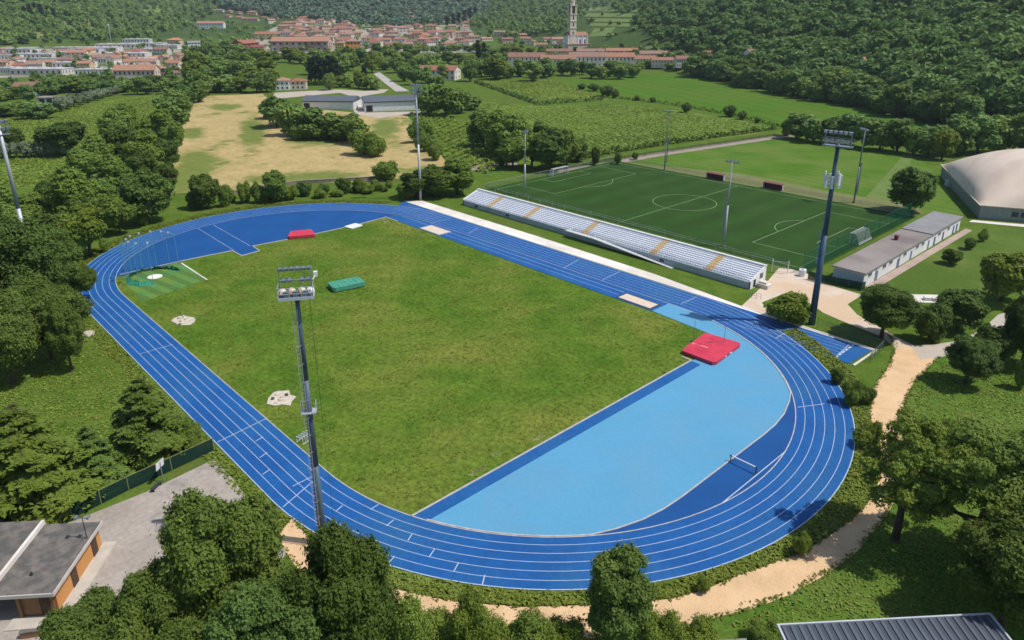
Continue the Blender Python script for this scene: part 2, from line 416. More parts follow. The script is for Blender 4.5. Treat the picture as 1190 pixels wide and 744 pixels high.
# ------------------------------------------------------------------ fields and paths
def dense(px, n=6):
    P = np.array(px, float); out = []
    for i in range(len(P)-1):
        p0 = P[max(i-1, 0)]; p1 = P[i]; p2 = P[i+1]; p3 = P[min(i+2, len(P)-1)]
        for j in range(n):
            t = j/n; q = 0.5*((2*p1)+(-p0+p2)*t+(2*p0-5*p1+4*p2-p3)*t*t+(-p0+3*p1-3*p2+p3)*t**3)
            out.append((q[0]+RNG.normal(0, .5), q[1]+RNG.normal(0, .4)))
    out.append(tuple(P[-1])); return out

psheet('lawn', [(997, 345), (1120, 268), (1195, 262), (1300, 275), (1300, 330), (1190, 345), (1090, 342), (1010, 352)], .02, lawn2_mat)
psheet('practice_field', [(655, 203), (715, 188), (905, 160), (935, 156), (1000, 168), (1060, 178), (1085, 200), (1120, 250), (1050, 262), (1035, 240), (860, 205), (712, 193)], .02, lawn_mat)
psheet('grass_verge', [(702, 191.5), (730, 189), (860, 202), (960, 222), (1060, 238), (1075, 248), (1052, 252), (1000, 241)], .035, mat('dry_verge', (.135, .155, .05), (.17, .17, .07), .2, rough=.95, grain=.2, gscale=1.5))
psheet('mown_track', [(1000, 236), (1042, 190), (1050, 178), (1062, 178), (1054, 200), (1030, 238)], .03, mat('worn_lawn', (.125, .185, .04), (.10, .165, .03), .2, rough=.95, grain=.15))
def straw_patches():
    m, n, out = nodes('straw_stubble_patches'); b = n.nodes.new('ShaderNodeBsdfPrincipled'); b.inputs['Roughness'].default_value = .95; b.inputs['Specular IOR Level'].default_value = .03
    n.links.new(b.outputs[0], out.inputs[0]); v = n.nodes.new('ShaderNodeNewGeometry').outputs['Position']
    col = mixc(n, noise(n, v, .16, 6, .65), (.47, .365, .175), (.37, .285, .125))
    col = mixc(n, noise(n, v, .55, 5, .7, .5, .75), col, (.24, .21, .085))
    grn = mixc(n, noise(n, v, .25, 5, .65), (.155, .195, .045), (.095, .15, .028))
    mask = noise(n, v, .045, 6, .68, .54, .66)
    wob = n.nodes.new('ShaderNodeTexNoise'); wob.inputs['Scale'].default_value = .09; wob.inputs['Detail'].default_value = 6; wob.inputs['Roughness'].default_value = .7; n.links.new(v, wob.inputs['Vector'])
    for (px, py, w_, py2) in [(293, 172, 18, 138), (228, 205, 40, 178), (448, 160, 22, 138), (372, 168, 60, 156), (225, 160, 16, 150), (350, 212, 110, 203), (214, 222, 26, 190), (492, 170, 14, 140), (262, 128, 26, 122)]:
        p = np.array(G(px, py)); q = np.array(G(px, py2)); e = np.array(G(px+w_, py)); ca = (p+q)/2; dv = q-p; L = np.linalg.norm(dv)/2+4; wd = np.linalg.norm(e-p)/2+2
        mp = n.nodes.new('ShaderNodeMapping'); mp.vector_type = 'TEXTURE'; mp.inputs['Location'].default_value = (ca[0], ca[1], 0); mp.inputs['Rotation'].default_value = (0, 0, math.atan2(dv[1], dv[0])); mp.inputs['Scale'].default_value = (L, wd, 1)
        n.links.new(v, mp.inputs[0]); ln = n.nodes.new('ShaderNodeVectorMath'); ln.operation = 'LENGTH'; n.links.new(mp.outputs[0], ln.inputs[0])
        ad = n.nodes.new('ShaderNodeMath'); ad.operation = 'MULTIPLY_ADD'; ad.inputs[1].default_value = 2.4; n.links.new(wob.outputs[0], ad.inputs[0]); n.links.new(ln.outputs['Value'], ad.inputs[2])
        r = n.nodes.new('ShaderNodeMapRange'); r.inputs[1].default_value = 1.95; r.inputs[2].default_value = 2.5; r.inputs[3].default_value = .9; r.inputs[4].default_value = 0; n.links.new(ad.outputs[0], r.inputs[0])
        mx = n.nodes.new('ShaderNodeMath'); mx.operation = 'MAXIMUM'; n.links.new(mask, mx.inputs[0]); n.links.new(r.outputs[0], mx.inputs[1]); mask = mx.outputs[0]
    n.links.new(mixc(n, mask, col, grn), b.inputs['Base Color']); return m
straw_mat = straw_patches()
psheet('straw_field', [(196, 225), (205, 160), (230, 112), (305, 109), (318, 120), (345, 125), (412, 131), (470, 131), (520, 190), (505, 200), (440, 212), (330, 213), (262, 222)], .02, straw_mat)
psheet('left_vineyard', [(-60, 215), (-60, 130), (40, 122), (110, 120), (190, 108), (222, 112), (205, 160), (150, 195), (100, 222)], .02, vine_ground)
psheet('upper_vineyard', [(548, 95), (640, 93), (715, 113), (702, 117), (622, 122), (600, 116)], .02, vine_ground)
psheet('large_vineyard', [(548, 130), (560, 118), (600, 121), (630, 124), (706, 120), (790, 129), (850, 138), (908, 150), (870, 157), (760, 171), (690, 184), (660, 190), (600, 190)], .02, vine_ground)
psheet('hay_field', [(650, 98), (700, 90), (760, 84), (830, 88), (900, 103), (1000, 124), (1110, 150), (1098, 160), (1040, 152), (960, 148), (905, 148), (800, 125), (706, 112)], .025, field_mat)
psheet('scrub_meadow', [(470, 131), (500, 128), (560, 150), (600, 195), (570, 205), (520, 190)], .03, mat('scrub_grass', (.055, .12, .014), (.085, .16, .02), .1, rough=.95, grain=.3, gscale=.7, bump=.8, bscale=.8))
lane = psheet('field_lane', [(640, 199), (700, 189), (760, 178), (900, 158), (935, 154), (935, 157), (905, 161), (765, 182), (705, 193), (660, 203)], .05, mat('stony_lane', (.26, .21, .18), (.33, .28, .24), .3, rough=.95, grain=.2))
psheet('scrub_lane', [(520, 196), (575, 190), (600, 188), (602, 192), (575, 195), (522, 202)], .05, MATS['stony_lane'])
psheet('asphalt_road', [(434, 86), (441, 84), (462, 99), (476, 106), (460, 106.5), (450, 99)], .05, mat('grey_road', (.36, .34, .33), (.42, .40, .38), .1, rough=.9))
psheet('forecourt', [(310, 116), (320, 108), (392, 104), (424, 106), (440, 104), (452, 104), (446, 108), (421, 112), (424, 131), (490, 129.5), (494, 131), (440, 137.5), (412, 133), (408, 112), (395, 108)], .05, mat('yard_concrete', (.46, .40, .34), (.40, .35, .30), .1, rough=.9))
psheet('lower_lawn', [(1050, 470), (1068, 440), (1095, 416), (1140, 395), (1200, 360), (1400, 380), (1400, 760), (1100, 760), (905, 727), (840, 735), (790, 727), (860, 712), (920, 690), (985, 650), (1030, 602), (1060, 540)], .02, grass_lush)

path_l = [(1032, 386), (1040, 404), (1034, 424), (1013, 455), (1011, 487), (1022, 510), (1024, 550), (1010, 583), (985, 607), (935, 640), (860, 668), (790, 694), (690, 703), (600, 705), (520, 697), (455, 683), (400, 655), (372, 640), (340, 602)]
path_r = [(320, 625), (350, 665), (400, 700), (450, 722), (520, 738), (600, 745), (700, 741), (790, 727), (860, 711), (920, 690), (985, 650), (1018, 615), (1040, 580), (1054, 540), (1048, 490), (1052, 465), (1066, 440), (1092, 415)]
psheet('gravel_path', dense(path_l)+dense(path_r)+[(1060, 402)], .05, path_mat)
psheet('side_path', [(1058, 402), (1085, 401), (1115, 396), (1140, 384), (1160, 366), (1210, 352), (1210, 361), (1172, 374), (1150, 393), (1120, 408), (1092, 416), (1070, 418)], .06, mat('grey_gravel', (.42, .37, .31), (.48, .42, .36), .4, rough=.95, grain=.15))
psheet('gravel_yard', [(862, 356), (893, 326), (905, 312), (930, 314), (958, 330), (1002, 343), (985, 354), (996, 366), (1042, 392), (1062, 402), (1040, 405), (1025, 392), (975, 372), (957, 364), (920, 338), (885, 352), (895, 365), (885, 364)], .055, gravel_mat)
psheet('terrace', [(1006, 333), (1122, 266), (1130, 268), (1018, 336)], .06, mat('brown_paving', (.34, .26, .22), (.40, .31, .26), .4, rough=.95, grain=.12))
psheet('lawn_paving', [(1040, 342), (1090, 343), (1088, 352), (1044, 352)], .06, concrete_mat)
psheet('parking_lot', [(82, 607), (170, 572), (249, 534), (270, 556), (292, 585), (335, 640), (250, 760), (100, 830), (-80, 860), (-120, 700), (-60, 640)], .03, lot_mat)

# ------------------------------------------------------------------ running track (axes: straights along x)
R0, LW, L2 = 37.9, 1.282, 40.1
R6 = R0+6*LW
def stadium(r, n=72):
    a = np.linspace(-PI/2, PI/2, n); out = [(L2+r*math.cos(t), r*math.sin(t)) for t in a]
    out += [(-L2-r*math.cos(t), -r*math.sin(t)) for t in a]
    return out
def band(b, r1, r2, z, n=72):
    A, B = stadium(r1, n), stadium(r2, n); N = len(A)
    for i in range(N):
        j = (i+1) % N
        b.face([(A[i][0], A[i][1], z), (B[i][0], B[i][1], z), (B[j][0], B[j][1], z), (A[j][0], A[j][1], z)])
b = MB(); band(b, R0, R6, .08)
track = b.build('running_track', blue_mat); track['kind'] = 'structure'
sheet('track_chute', [(52, 38.6), (72.4, 38.2), (73.0, 45.9), (40, 46.0), (40, 40)], .072, blue_mat)
sheet('track_chute', [(-40, 38.2), (-40, 45.9), (-62.6, 45.9), (-58.8, 41.5), (-55.5, 36.4)], .072, blue_mat)
sheet('jump_runway', [(-52, 32.5), (37.6, 32.5), (37.6, 37.95), (-46, 37.95), (-50.8, 36.6)], .076, blue_mat)
th = math.acos(12.2/R0)
far = [(-L2-R0*math.cos(t), R0*math.sin(t)) for t in np.linspace(th, -th, 60)]
sheet('far_field_apron', far + [(-53.2, -20), (-52.5, -10.2), (-47.5, -10.2), (-48.0, -5.8), (-52.6, -5.4), (-51.4, 6), (-50.8, 22), (-51.6, 32.5)], .074, blue_dark)
# near D: light blue with the water-jump cut-off
ch = 73.4; ta = math.asin(22.6/R0)
CHORD = [(71.6, -20.0), (72.7, -16.6), (73.25, -13.2), (73.4, -10), (73.4, 9), (73.25, 12.6), (72.7, 16.2), (71.6, 19.8)]
t0 = -math.acos((54.5-L2)/R0)
arc1 = [(L2+R0*math.cos(t), R0*math.sin(t)) for t in np.linspace(t0, -ta, 30)]
arc2 = [(L2+R0*math.cos(t), R0*math.sin(t)) for t in np.linspace(ta, PI/2, 40)]
def soft(P):
    # round the two corners where the chord leaves the curve
    return P
sheet('light_blue_apron', arc1+CHORD+arc2+[(37.6, 37.9), (37.6, 32.6), (50.9, 31.7), (54.4, 31.6), (54.4, 0)], .082, blue_light)
cut = [(L2+R0*math.cos(t), R0*math.sin(t)) for t in np.linspace(-ta, ta, 40)]
sheet('water_jump_lane', cut+[(69, 22.6), (69, -22.6)], .078, blue_dark)
sheet('apron_border', [(54.4, -35.0), (56.2, -34.3), (56.2, 20.5), (54.4, 20.5)], .088, blue_mat)
sheet('concrete_strip', [(-62.6, 45.95), (-58.8, 50.2), (-12, 50.2), (26, 49.3), (48, 47.0), (73.4, 46.8), (73.4, 45.95)], .070, concrete_mat)
sheet('infield_grass', [(54.2, -34.9), (54.2, 31.6), (37.5, 32.4), (-51.6, 32.4), (-50.8, 22), (-51.4, 6), (-52.6, -5.4), (-48.0, -5.8), (-47.5, -10.2), (-52.5, -10.2), (-53.2, -20)]
      + [(-L2-R0*math.cos(t), -R0*math.sin(t)) for t in np.linspace(th, PI/2, 20)] + [(L2+R0*math.cos(t), R0*math.sin(t)) for t in np.linspace(-PI/2, t0, 16)], .04, infield_mat)
# lane lines
def ringline(r, wdt, z, name='lane_line', material=line_mat):
    b = MB(); band(b, r-wdt/2, r+wdt/2, z); o = b.build(name, material, track); return o
for k in range(1, 6): ringline(R0+k*LW, .072, .095)
ringline(R6-.06, .12, .095)
ringline(R0+.05, .13, .097, 'track_kerb', kerb_mat)
def strip(b, p, q, wdt, z):
    p = np.array(p); q = np.array(q); d = q-p; d = d/np.linalg.norm(d); n = np.array([-d[1], d[0]])*wdt/2
    b.face([(*(p-n), z), (*(q-n), z), (*(q+n), z), (*(p+n), z)])
def pstrip(name, pts, wdt, z, material, parent=None, px=True):
    b = MB(); P = [G(*p) for p in pts] if px else pts
    for i in range(len(P)-1): strip(b, P[i], P[i+1], wdt, z)
    return b.build(name, material, parent)
for a_, c_ in [((162, 412), (201, 401)), ((253, 514.5), (310, 487)), ((297, 513.5), (306, 508.5)), ((302, 532.5), (311, 526.5)), ((305.5, 552), (313.5, 546.5)),
               ((340, 566), (366, 553)), ((329, 590), (364, 560)), ((430.5, 593), (440, 587)), ((449, 612), (457.5, 605)), ((474, 629), (479, 621.5)), ((499, 648), (505, 639)), ((527.5, 665), (533, 654.5)), ((560.5, 680), (563.5, 669)),
               ((391, 594.5), (398, 588.5)), ((428.5, 635), (435.5, 628.5)), ((450, 657), (458.5, 647.5)), ((901, 394), (922, 382)), ((791, 354), (809.3, 345.5)), ((500, 260), (524, 254)), ((544, 272), (556, 265)), ((655, 312), (673, 302)), ((700, 326), (720, 316)),
               ((927, 474), (958, 470)), ((969, 417), (989, 399))]:
    pstrip('lane_mark', [a_, c_], .11, .099, line_mat, track)
pstrip('jump_line', [(-49, 36.1), (28, 36.2)], .10, .085, line_mat, track, px=False)
pstrip('jump_line', [(-28, 34.3), (28, 34.4)], .07, .085, line_mat, track, px=False)
pstrip('steeple_line', [(77.3, -7.5), (77.3, 7.6)], .13, .099, line_mat, track, px=False)
for k in range(6):
    y = 38.6+k*1.26
    pstrip('start_block_mark', [(70.0, y+.15), (70.0, y+1.0)], .35, .099, line_mat, track, px=False)
    pstrip('chute_line', [(51.5+k*.2, y+.0), (70.2, y)], .07, .090, line_mat, track, px=False)
for k in range(1, 6):
    pstrip('chute_line', [(-40, 38+k*LW), (-58, 38+k*LW)], .06, .090, line_mat, track, px=False)
pstrip('runway_line', [(-52.4, -10.0), (-76.5, -9.2)], .09, .085, line_mat, track, px=False)
pstrip('runway_line', [(-52.9, -5.7), (-76.8, -5.0)], .09, .085, line_mat, track, px=False)
def kerb(name, pts, wdt, h, material=kerb_mat, px=False):
    b = MB(); P = [np.array(G(*p) if px else p, float) for p in pts]; n = len(P); N = []
    for i in range(n):
        d0 = P[i]-P[max(i-1, 0)]; d1 = P[min(i+1, n-1)]-P[i]; d0 = d0/(np.linalg.norm(d0)+1e-9); d1 = d1/(np.linalg.norm(d1)+1e-9)
        t = d0+d1; t = t/np.linalg.norm(t); k = max(np.dot(t, d1 if i == 0 else d0), .5) if np.linalg.norm(d0) > 0 else 1
        N.append(np.array([-t[1], t[0]])*wdt/2/k)
    for i in range(n-1):
        A, B = P[i]+N[i], P[i]-N[i]; C, D = P[i+1]+N[i+1], P[i+1]-N[i+1]; z = h+.02
        b.face([(*A, z), (*B, z), (*D, z), (*C, z)]); b.face([(*A, 0), (*A, z), (*C, z), (*C, 0)]); b.face([(*B, z), (*B, 0), (*D, 0), (*D, z)])
    o = b.build(name, material); o['kind'] = 'structure'; return o
kerb('infield_kerb', [(54.3, -35.2), (54.3, 20.6), (52.4, 20.6)], .22, .16)
kerb('chord_kerb', [(L2+(R0-.1)*math.cos(t), (R0-.1)*math.sin(t)) for t in np.linspace(-ta-.5, -ta, 12)]+CHORD+[(L2+(R0-.1)*math.cos(t), (R0-.1)*math.sin(t)) for t in np.linspace(ta, ta+.85, 16)], .16, .14)
kerb('far_kerb', [(-53.4, -34.9), (-53.2, -20), (-52.5, -10.3), (-47.4, -10.3), (-47.9, -5.7), (-52.5, -5.3), (-51.3, 6), (-50.7, 22), (-51.6, 32.4), (-46, 32.4)], .22, .12)
kerb('chute_kerb', [(48, 46.9), (73.5, 46.3), (73.2, 38.1)], .3, .15, concrete_mat)
kerb('cage_kerb', [G(211, 306.5), G(241, 326)], .3, .12, concrete_mat)
# striped green turf and slabs in the infield
sheet('cage_turf', [G(138, 323), G(212, 304), G(240, 325), G(166, 351)], .055, mat('cage_turf', (.050, .165, .042), (.078, .205, .052), .4, stripe=(math.radians(100), 3.2, .16, .5), c3=(.10, .18, .03), scale3=.2, rough=.95, grain=.2))

bare = mat('bare_soil', (.27, .24, .13), (.20, .20, .09), .9, c3=(.11, .15, .025), scale3=.5, lo3=.40, hi3=.60, rough=.95, grain=.25, gscale=3)
for (x, y, r1, r2) in [(52.9, -24, .8, 2.0), (52.9, -13, .6, 1.6), (51.6, -20, .6, .9), (-48.5, 30.2, 2.6, 1.1)]:
    sheet('bare_patch', [(x+r1*math.cos(t)*random.uniform(.45, 1.15), y+r2*math.sin(t)*random.uniform(.45, 1.15)) for t in np.linspace(0, 2*PI, 26)[:-1]], .046+random.uniform(0, .006), bare)
# ------------------------------------------------------------------ football pitch
sheet('football_pitch', [(-57, 73.6), (48.2, 73.6), (48.2, 137.5), (-57, 137.5)], .06, pitch_mat)
b = MB(); z = .075; X0, X1, Y0, Y1 = -54.3, 45.4, 75.8, 134.6; XM, YM = -4.4, 105.0
def seg(*pp):
    for i in range(len(pp)-1): strip(b, pp[i], pp[i+1], .17, z)
def arc(cx, cy, r, a0, a1, n=40):
    P = [(cx+r*math.cos(t), cy+r*math.sin(t)) for t in np.linspace(a0, a1, n)]
    seg(*P)
seg((X0, Y0), (X1, Y0), (X1, Y1), (X0, Y1), (X0, Y0)); seg((XM, Y0), (XM, Y1)); arc(XM, YM, 9.15, 0, 2*PI, 60)
for sgn, xe in ((1, X0), (-1, X1)):
    seg((xe, YM-20.2), (xe+sgn*16.5, YM-20.2), (xe+sgn*16.5, YM+20.2), (xe, YM+20.2))
    seg((xe, YM-9.2), (xe+sgn*5.5, YM-9.2), (xe+sgn*5.5, YM+9.2), (xe, YM+9.2))
    c = math.acos(5.5/9.15); base = 0 if sgn > 0 else PI
    arc(xe+sgn*11, YM, 9.15, base-c, base+c, 24)
pl = b.build('pitch_line', pline_mat); pl['kind'] = 'structure'

# ------------------------------------------------------------------ small field equipment
def slab_mat(name, label, cat, corners, h, top, side=None, parts=None):
    """a thick vinyl landing mat with slightly rounded corners from four ground corners"""
    c = np.mean(corners, 0); root = thing(name, label, cat, (c[0], c[1], .09))
    P = [np.array(q)-c for q in corners]
    b = MB(); q = []
    for i in range(4):
        a, d = P[i], P[(i+1) % 4]; q += [tuple(a+(d-a)*.06), tuple(a+(d-a)*.94)]
    b.prism([tuple(np.array(x)*.985) for x in q], 0, h*.16, 0)
    b.build('base_frame', dark, root)
    b = MB(); b.prism(q, h*.16+.002, h*.86); 
    b.build('cushion', top, root)
    b = MB(); b.prism([tuple(np.array(x)*1.004) for x in q], h*.862, h); b.build('top_cover', top, root)
    return root, P
# pole-vault mat beside the light blue apron
cor = [(51.7, 21.5), (50.6, 30.4), (57.2, 31.2), (58.0, 21.6)]
rt_, P_ = slab_mat('landing_mat', 'large red pole vault landing mat on the light blue apron', 'landing mat', cor, .62, red_mat)
b = MB(); strip(b, P_[0]*.30+P_[1]*.70+np.array([.4, -2.6]), P_[0]*.22+P_[1]*.78+np.array([3.4, -2.9]), .35, .626); b.build('seam_strip', mat('pink_seam', (.70, .22, .22)), rt_)
b = MB()
for (x, y, L, wd, a) in [(-1.2, 1.2, .9, .28, .9), (-.8, 1.75, .7, .18, .5), (-.2, 2.2, .25, .14, 1.0), (.1, 2.55, .22, .12, .8), (.35, 2.9, .26, .12, 1.2), (.6, 3.2, .2, .1, .9)]:
    b.box((x, y, .630), (L, wd, .012), a)
b.build('black_print', dark, rt_)
b = MB()
for k in range(9):
    p = P_[0]*.9+(P_[1]-P_[0])*(.1+.09*k); q = P_[3]*.9+(P_[2]-P_[3])*(.1+.09*k); d = q-p; t0_ = random.uniform(0, .5); L_ = random.uniform(.15, .45)
    c_ = p+d*(t0_+L_/2); b.box((c_[0], c_[1], .615), (np.linalg.norm(d)*L_, random.uniform(.10, .25), .06), math.atan2(d[1], d[0])+random.uniform(-.5, .5))
b.build('cover_crease', red_mat, rt_)
b = MB(); b.box((3.30, -1.0, .33), (.02, .9, .26), -.09); b.build('white_print', white, rt_)
b = MB(); b.box((3.22, 1.0, .33), (.02, .6, .26), -.09); b.build('white_print', white, rt_)
cor = [G(335, 279), G(338, 272.5), G(362, 270), G(367, 276)]
rt2, P2 = slab_mat('landing_mat', 'small red high jump mat on the far edge of the infield', 'landing mat', cor, .75, red_mat)
cor = [G(400, 264.5), G(413, 260.5), G(422, 263), G(409, 267)]
rt3, _ = slab_mat('take_off_board', 'flat white board lying at the far infield edge beside the blue apron', 'board', cor, .22, white)
cor = [G(381, 334), G(388, 341), G(425, 333.5), G(416, 327)]
rt4, P4 = slab_mat('mat_cover', 'green tarpaulin covered mat lying in the middle of the infield grass', 'covered mat', cor, 1.0, green_cover)
b = MB()
for k in range(7):
    t = (k+.5)/7; p = P4[0]*(1-t)+P4[3]*t; q = P4[1]*(1-t)+P4[2]*t; mid = (p+q)/2
    d = q-p; b.box((mid[0], mid[1], 1.01), (np.linalg.norm(d)*.9, .16, .06+.03*(k % 2)), math.atan2(d[1], d[0])+random.uniform(-.15, .15))
b.build('cover_fold', green_cover, rt4)
def sand_pit(label, x0, x1, y0, y1):
    root = thing('sand_pit', label, 'sand pit', ((x0+x1)/2, (y0+y1)/2, .08)); w_, d_ = x1-x0, y1-y0
    b = MB(); b.box((0, 0, .03), (w_, d_, .06)); b.build('sand_bed', sand_mat, root)
    for sx, sy, c in ((w_+.7, .35, (0, d_/2+.17)), (w_+.7, .35, (0, -d_/2-.17)), (.35, d_-.01, (w_/2+.17, 0)), (.35, d_-.01, (-w_/2-.17, 0))):
        b = MB(); b.box((c[0], c[1], .035), (sx, sy, .07)); b.build('border', mat('pit_border', (.04, .05, .07)) if label.startswith('near') else kerb_mat, root)
    return root
sand_pit('far long jump sand pit with pale sand at the far end of the runway', -36.4, -28.8, 33.1, 36.4)
sand_pit('near long jump sand pit with dark border next to the light blue apron', 28.9, 36.6, 33.2, 35.9)
def rubble(label, px, w_, d_):
    p = G(*px); root = thing('concrete_pad', label, 'concrete pad', (p[0], p[1], .05))
    pts = [(w_*(1+random.uniform(-.25, .2))*math.cos(a), d_*(1+random.uniform(-.3, .2))*math.sin(a)) for a in np.linspace(0, 2*PI, 13)[:-1]]
    b = MB(); b.prism(pts, 0, .10); b.build('pad', brickpale, root)
    for _ in range(7):
        a = random.uniform(0, 2*PI); r = random.uniform(.1, .8); s_ = random.uniform(.25, .55)
        b = MB(); b.prism([(w_*r*math.cos(a)+s_*math.cos(t)*random.uniform(.6, 1.1), d_*r*math.sin(a)+s_*math.sin(t)*random.uniform(.6, 1.1)) for t in np.linspace(0, 2*PI, 7)[:-1]], .10, random.uniform(.2, .38))
        b.build('broken_lump', random.choice([brickpale, brickpale, stain]), root)
    return root
rubble('irregular pale concrete pad in the infield close to the throwing cage', (213, 373), 2.5, 2.1)
rubble('irregular pale concrete pad in the infield just behind the tall lamp mast', (327, 464), 2.4, 1.9)
rubble('pale broken slab in the grass outside the far bend by the trees', (103, 388), 1.6, 1.0)
# stack of white hurdles next to the inner kerb
p = G(354, 512); root = thing('hurdle_stack', 'stack of white hurdles lying beside the inside kerb of the track', 'hurdle stack', (p[0], p[1], .05), .3)
for k in range(5):
    b = MB(); y = (k-2)*.42
    b.box((0, y, .82), (1.2, .07, .16)); b.tube((-.58, y, 0), (-.58, y, .85), .035); b.tube((.58, y, 0), (.58, y, .85), .035)
    b.box((-.58, y+.2, .04), (.06, .5, .06)); b.box((.58, y+.2, .04), (.06, .5, .06))
    b.build('hurdle', white, root)
# steeplechase barrier
root = thing('steeplechase_barrier', 'white and black steeplechase barrier beam standing across the water jump lane', 'barrier', (75.3, .55, .08))
b = MB(); b.box((0, 0, .86), (3.7, .13, .13)); b.build('beam', white, root)
for x in (-1.75, 1.75):
    b = MB(); b.box((x, 0, .40), (.10, .10, .8)); b.box((x, 0, .04), (.12, 1.2, .08)); b.box((x, 0, .93), (.22, .16, .02)); b.box((x, -.07, .86), (.3, .01, .14)); b.build('foot', dark, root)
# pole vault uprights beside the red mat
for lab, px in (('thin pole vault upright standing on the grass side of the red mat', (806, 398)), ('thin pole vault upright standing on the light blue apron behind the red mat', (841, 401))):
    p = G(*px); root = thing('vault_upright', lab, 'vault upright', (p[0], p[1], .09))
    b = MB(); b.tube((0, 0, 0), (0, 0, 4.6), .05, .03); b.build('post', steel, root)
    b = MB(); b.box((0, 0, .05), (.9, .3, .1)); b.build('base_plate', dark, root)
    b = MB(); b.box((0, .15, 3.9), (.08, .3, .06)); b.build('bar_holder', steel_pale, root)
# two small winch posts at the far sand pit
# throwing cage
cc = np.array(G(180, 322)); root = thing('throwing_cage', 'tall throwing cage of thin poles with lowered teal netting around a white circle', 'throwing cage', (cc[0], cc[1], .06))
b = MB(); b.prism([(1.5*math.cos(t), 1.5*math.sin(t)) for t in np.linspace(0, 2*PI, 33)[:-1]], 0, .05); b.build('throwing_circle', concrete_mat, root)
pp = []
for a in np.linspace(math.radians(75), math.radians(320), 9):
    pp.append((5.4*math.cos(a+.35), 5.4*math.sin(a+.35)))
for x, y in pp:
    b = MB(); b.tube((x, y, 0), (x, y, 8.4), .06, .045, 6); b.tube((x, y, 8.4), (x*.78, y*.78, 8.9), .05, .05, 6); ob = b.build('pole', mat('cage_pole', (.10, .30, .34), (.16, .36, .40), 1), root)
    b = MB(); b.box((x*.78, y*.78, 8.9), (.5, .4, .3)); b.build('pulley', steel_pale, ob)
b = MB(); 
for rep in range(2):
    for i in range(len(pp)-1):
        for k in range(6):
            t0_, t1_ = k/6, (k+1)/6; p = np.array(pp[i])*(1-t0_)+np.array(pp[i+1])*t0_; q = np.array(pp[i])*(1-t1_)+np.array(pp[i+1])*t1_
            p = p*(1+.05*rep+random.uniform(-.04, .04)); q = q*(1+.05*rep+random.uniform(-.04, .04))
            b.face([(*p, .02), (*q, .02), (*(q*.9), random.uniform(.25, .9)), (*(p*.9), random.uniform(.25, .9))])
b.build('lowered_net', teal_net, root)
b = MB()
for i in range(len(pp)-1):
    b.face([(*pp[i], .9), (*pp[i+1], .9), (*pp[i+1], 8.2), (*pp[i], 8.2)])
b.build('hanging_net', fine_net, root)
# second cage far behind the hall
cc = G(1118, 178); root = thing('throwing_cage', 'green netted throwing cage poking up behind the beige sports hall roof', 'throwing cage', (cc[0], cc[1], 0))
for a in np.linspace(0.4, 5.2, 7):
    x, y = 4.5*math.cos(a), 4.5*math.sin(a); b = MB(); b.tube((x, y, 0), (x, y, 11.5), .14, .10, 6); b.build('pole', mat('green_pole', (.02, .17, .14), (.10, .26, .24), .4), root)
b = MB()
A_ = np.linspace(0.4, 5.2, 7)
for i in range(6):
    b.face([(4.5*math.cos(A_[i]), 4.5*math.sin(A_[i]), .3), (4.5*math.cos(A_[i+1]), 4.5*math.sin(A_[i+1]), .3), (4.5*math.cos(A_[i+1]), 4.5*math.sin(A_[i+1]), 11), (4.5*math.cos(A_[i]), 4.5*math.sin(A_[i]), 11)])
b.build('net', green_net2, root)

# goals
def goal(label, x, face, deep, big):
    root = thing('football_goal', label, 'football goal', (x, YM, .08), 0 if face > 0 else PI)
    W_, Hh = 7.4, 2.5
    b = MB(); b.tube((0, -W_/2, 0), (0, -W_/2, Hh), .08); b.tube((0, W_/2, 0), (0, W_/2, Hh), .08); b.tube((0, -W_/2-.08, Hh), (0, W_/2+.08, Hh), .08); b.build('frame', white, root)
    b = MB()
    for y in (-W_/2, W_/2):
        b.tube((0, y, Hh), (-deep*.55, y, Hh), .04); b.tube((-deep*.55, y, Hh), (-deep, y, .05), .04); b.tube((0, y, .05), (-deep, y, .05), .05)
    b.tube((-deep, -W_/2, .05), (-deep, W_/2, .05), .05); b.tube((-deep*.55, -W_/2, Hh), (-deep*.55, W_/2, Hh), .04); b.build('stay', steel_pale, root)
    b = MB(); b.face([(0, -W_/2, Hh), (0, W_/2, Hh), (-deep*.55, W_/2, Hh), (-deep*.55, -W_/2, Hh)]); b.face([(-deep*.55, -W_/2, Hh), (-deep*.55, W_/2, Hh), (-deep, W_/2, .05), (-deep, -W_/2, .05)])
    for y in (-W_/2, W_/2): b.face([(0, y, Hh), (-deep*.55, y, Hh), (-deep, y, .05), (0, y, .05)])
    b.build('net', goal_net, root)
goal('white football goal at the far end of the pitch by the bushes', X0, 1, 2.0, False)
goal('white football goal at the pitch end by the flat roofed changing rooms', X1, -1, 2.4, True)
# dugouts
for lab, px in (('dark red team dugout nearer the halfway line beyond the pitch', (830, 209)), ('dark red team dugout closer to the flat roofed changing rooms beyond the pitch', (897, 220.5))):
    p = G(*px); root = thing('dugout', lab, 'dugout', (p[0], p[1]+.6, .05))
    b = MB(); b.box((0, .55, 1.0), (6.4, .1, 1.9)); b.build('back_panel', darkred, root)
    b = MB(); b.box((0, .0, 1.98), (6.5, 1.5, .08), 0, 0, (.14, 0)); b.build('canopy', mat('dugout_canopy', (.20, .07, .075), (.16, .06, .06), 1), root)
    for x in (-3.2, 3.2):
        b = MB(); b.box((x, .1, .95), (.08, 1.0, 1.8)); b.build('side_panel', steel_pale, root)
    b = MB(); b.box((0, .3, .42), (6.0, .4, .08)); b.box((0, .3, .2), (5.6, .1, .4)); b.build('bench', darkred, root)

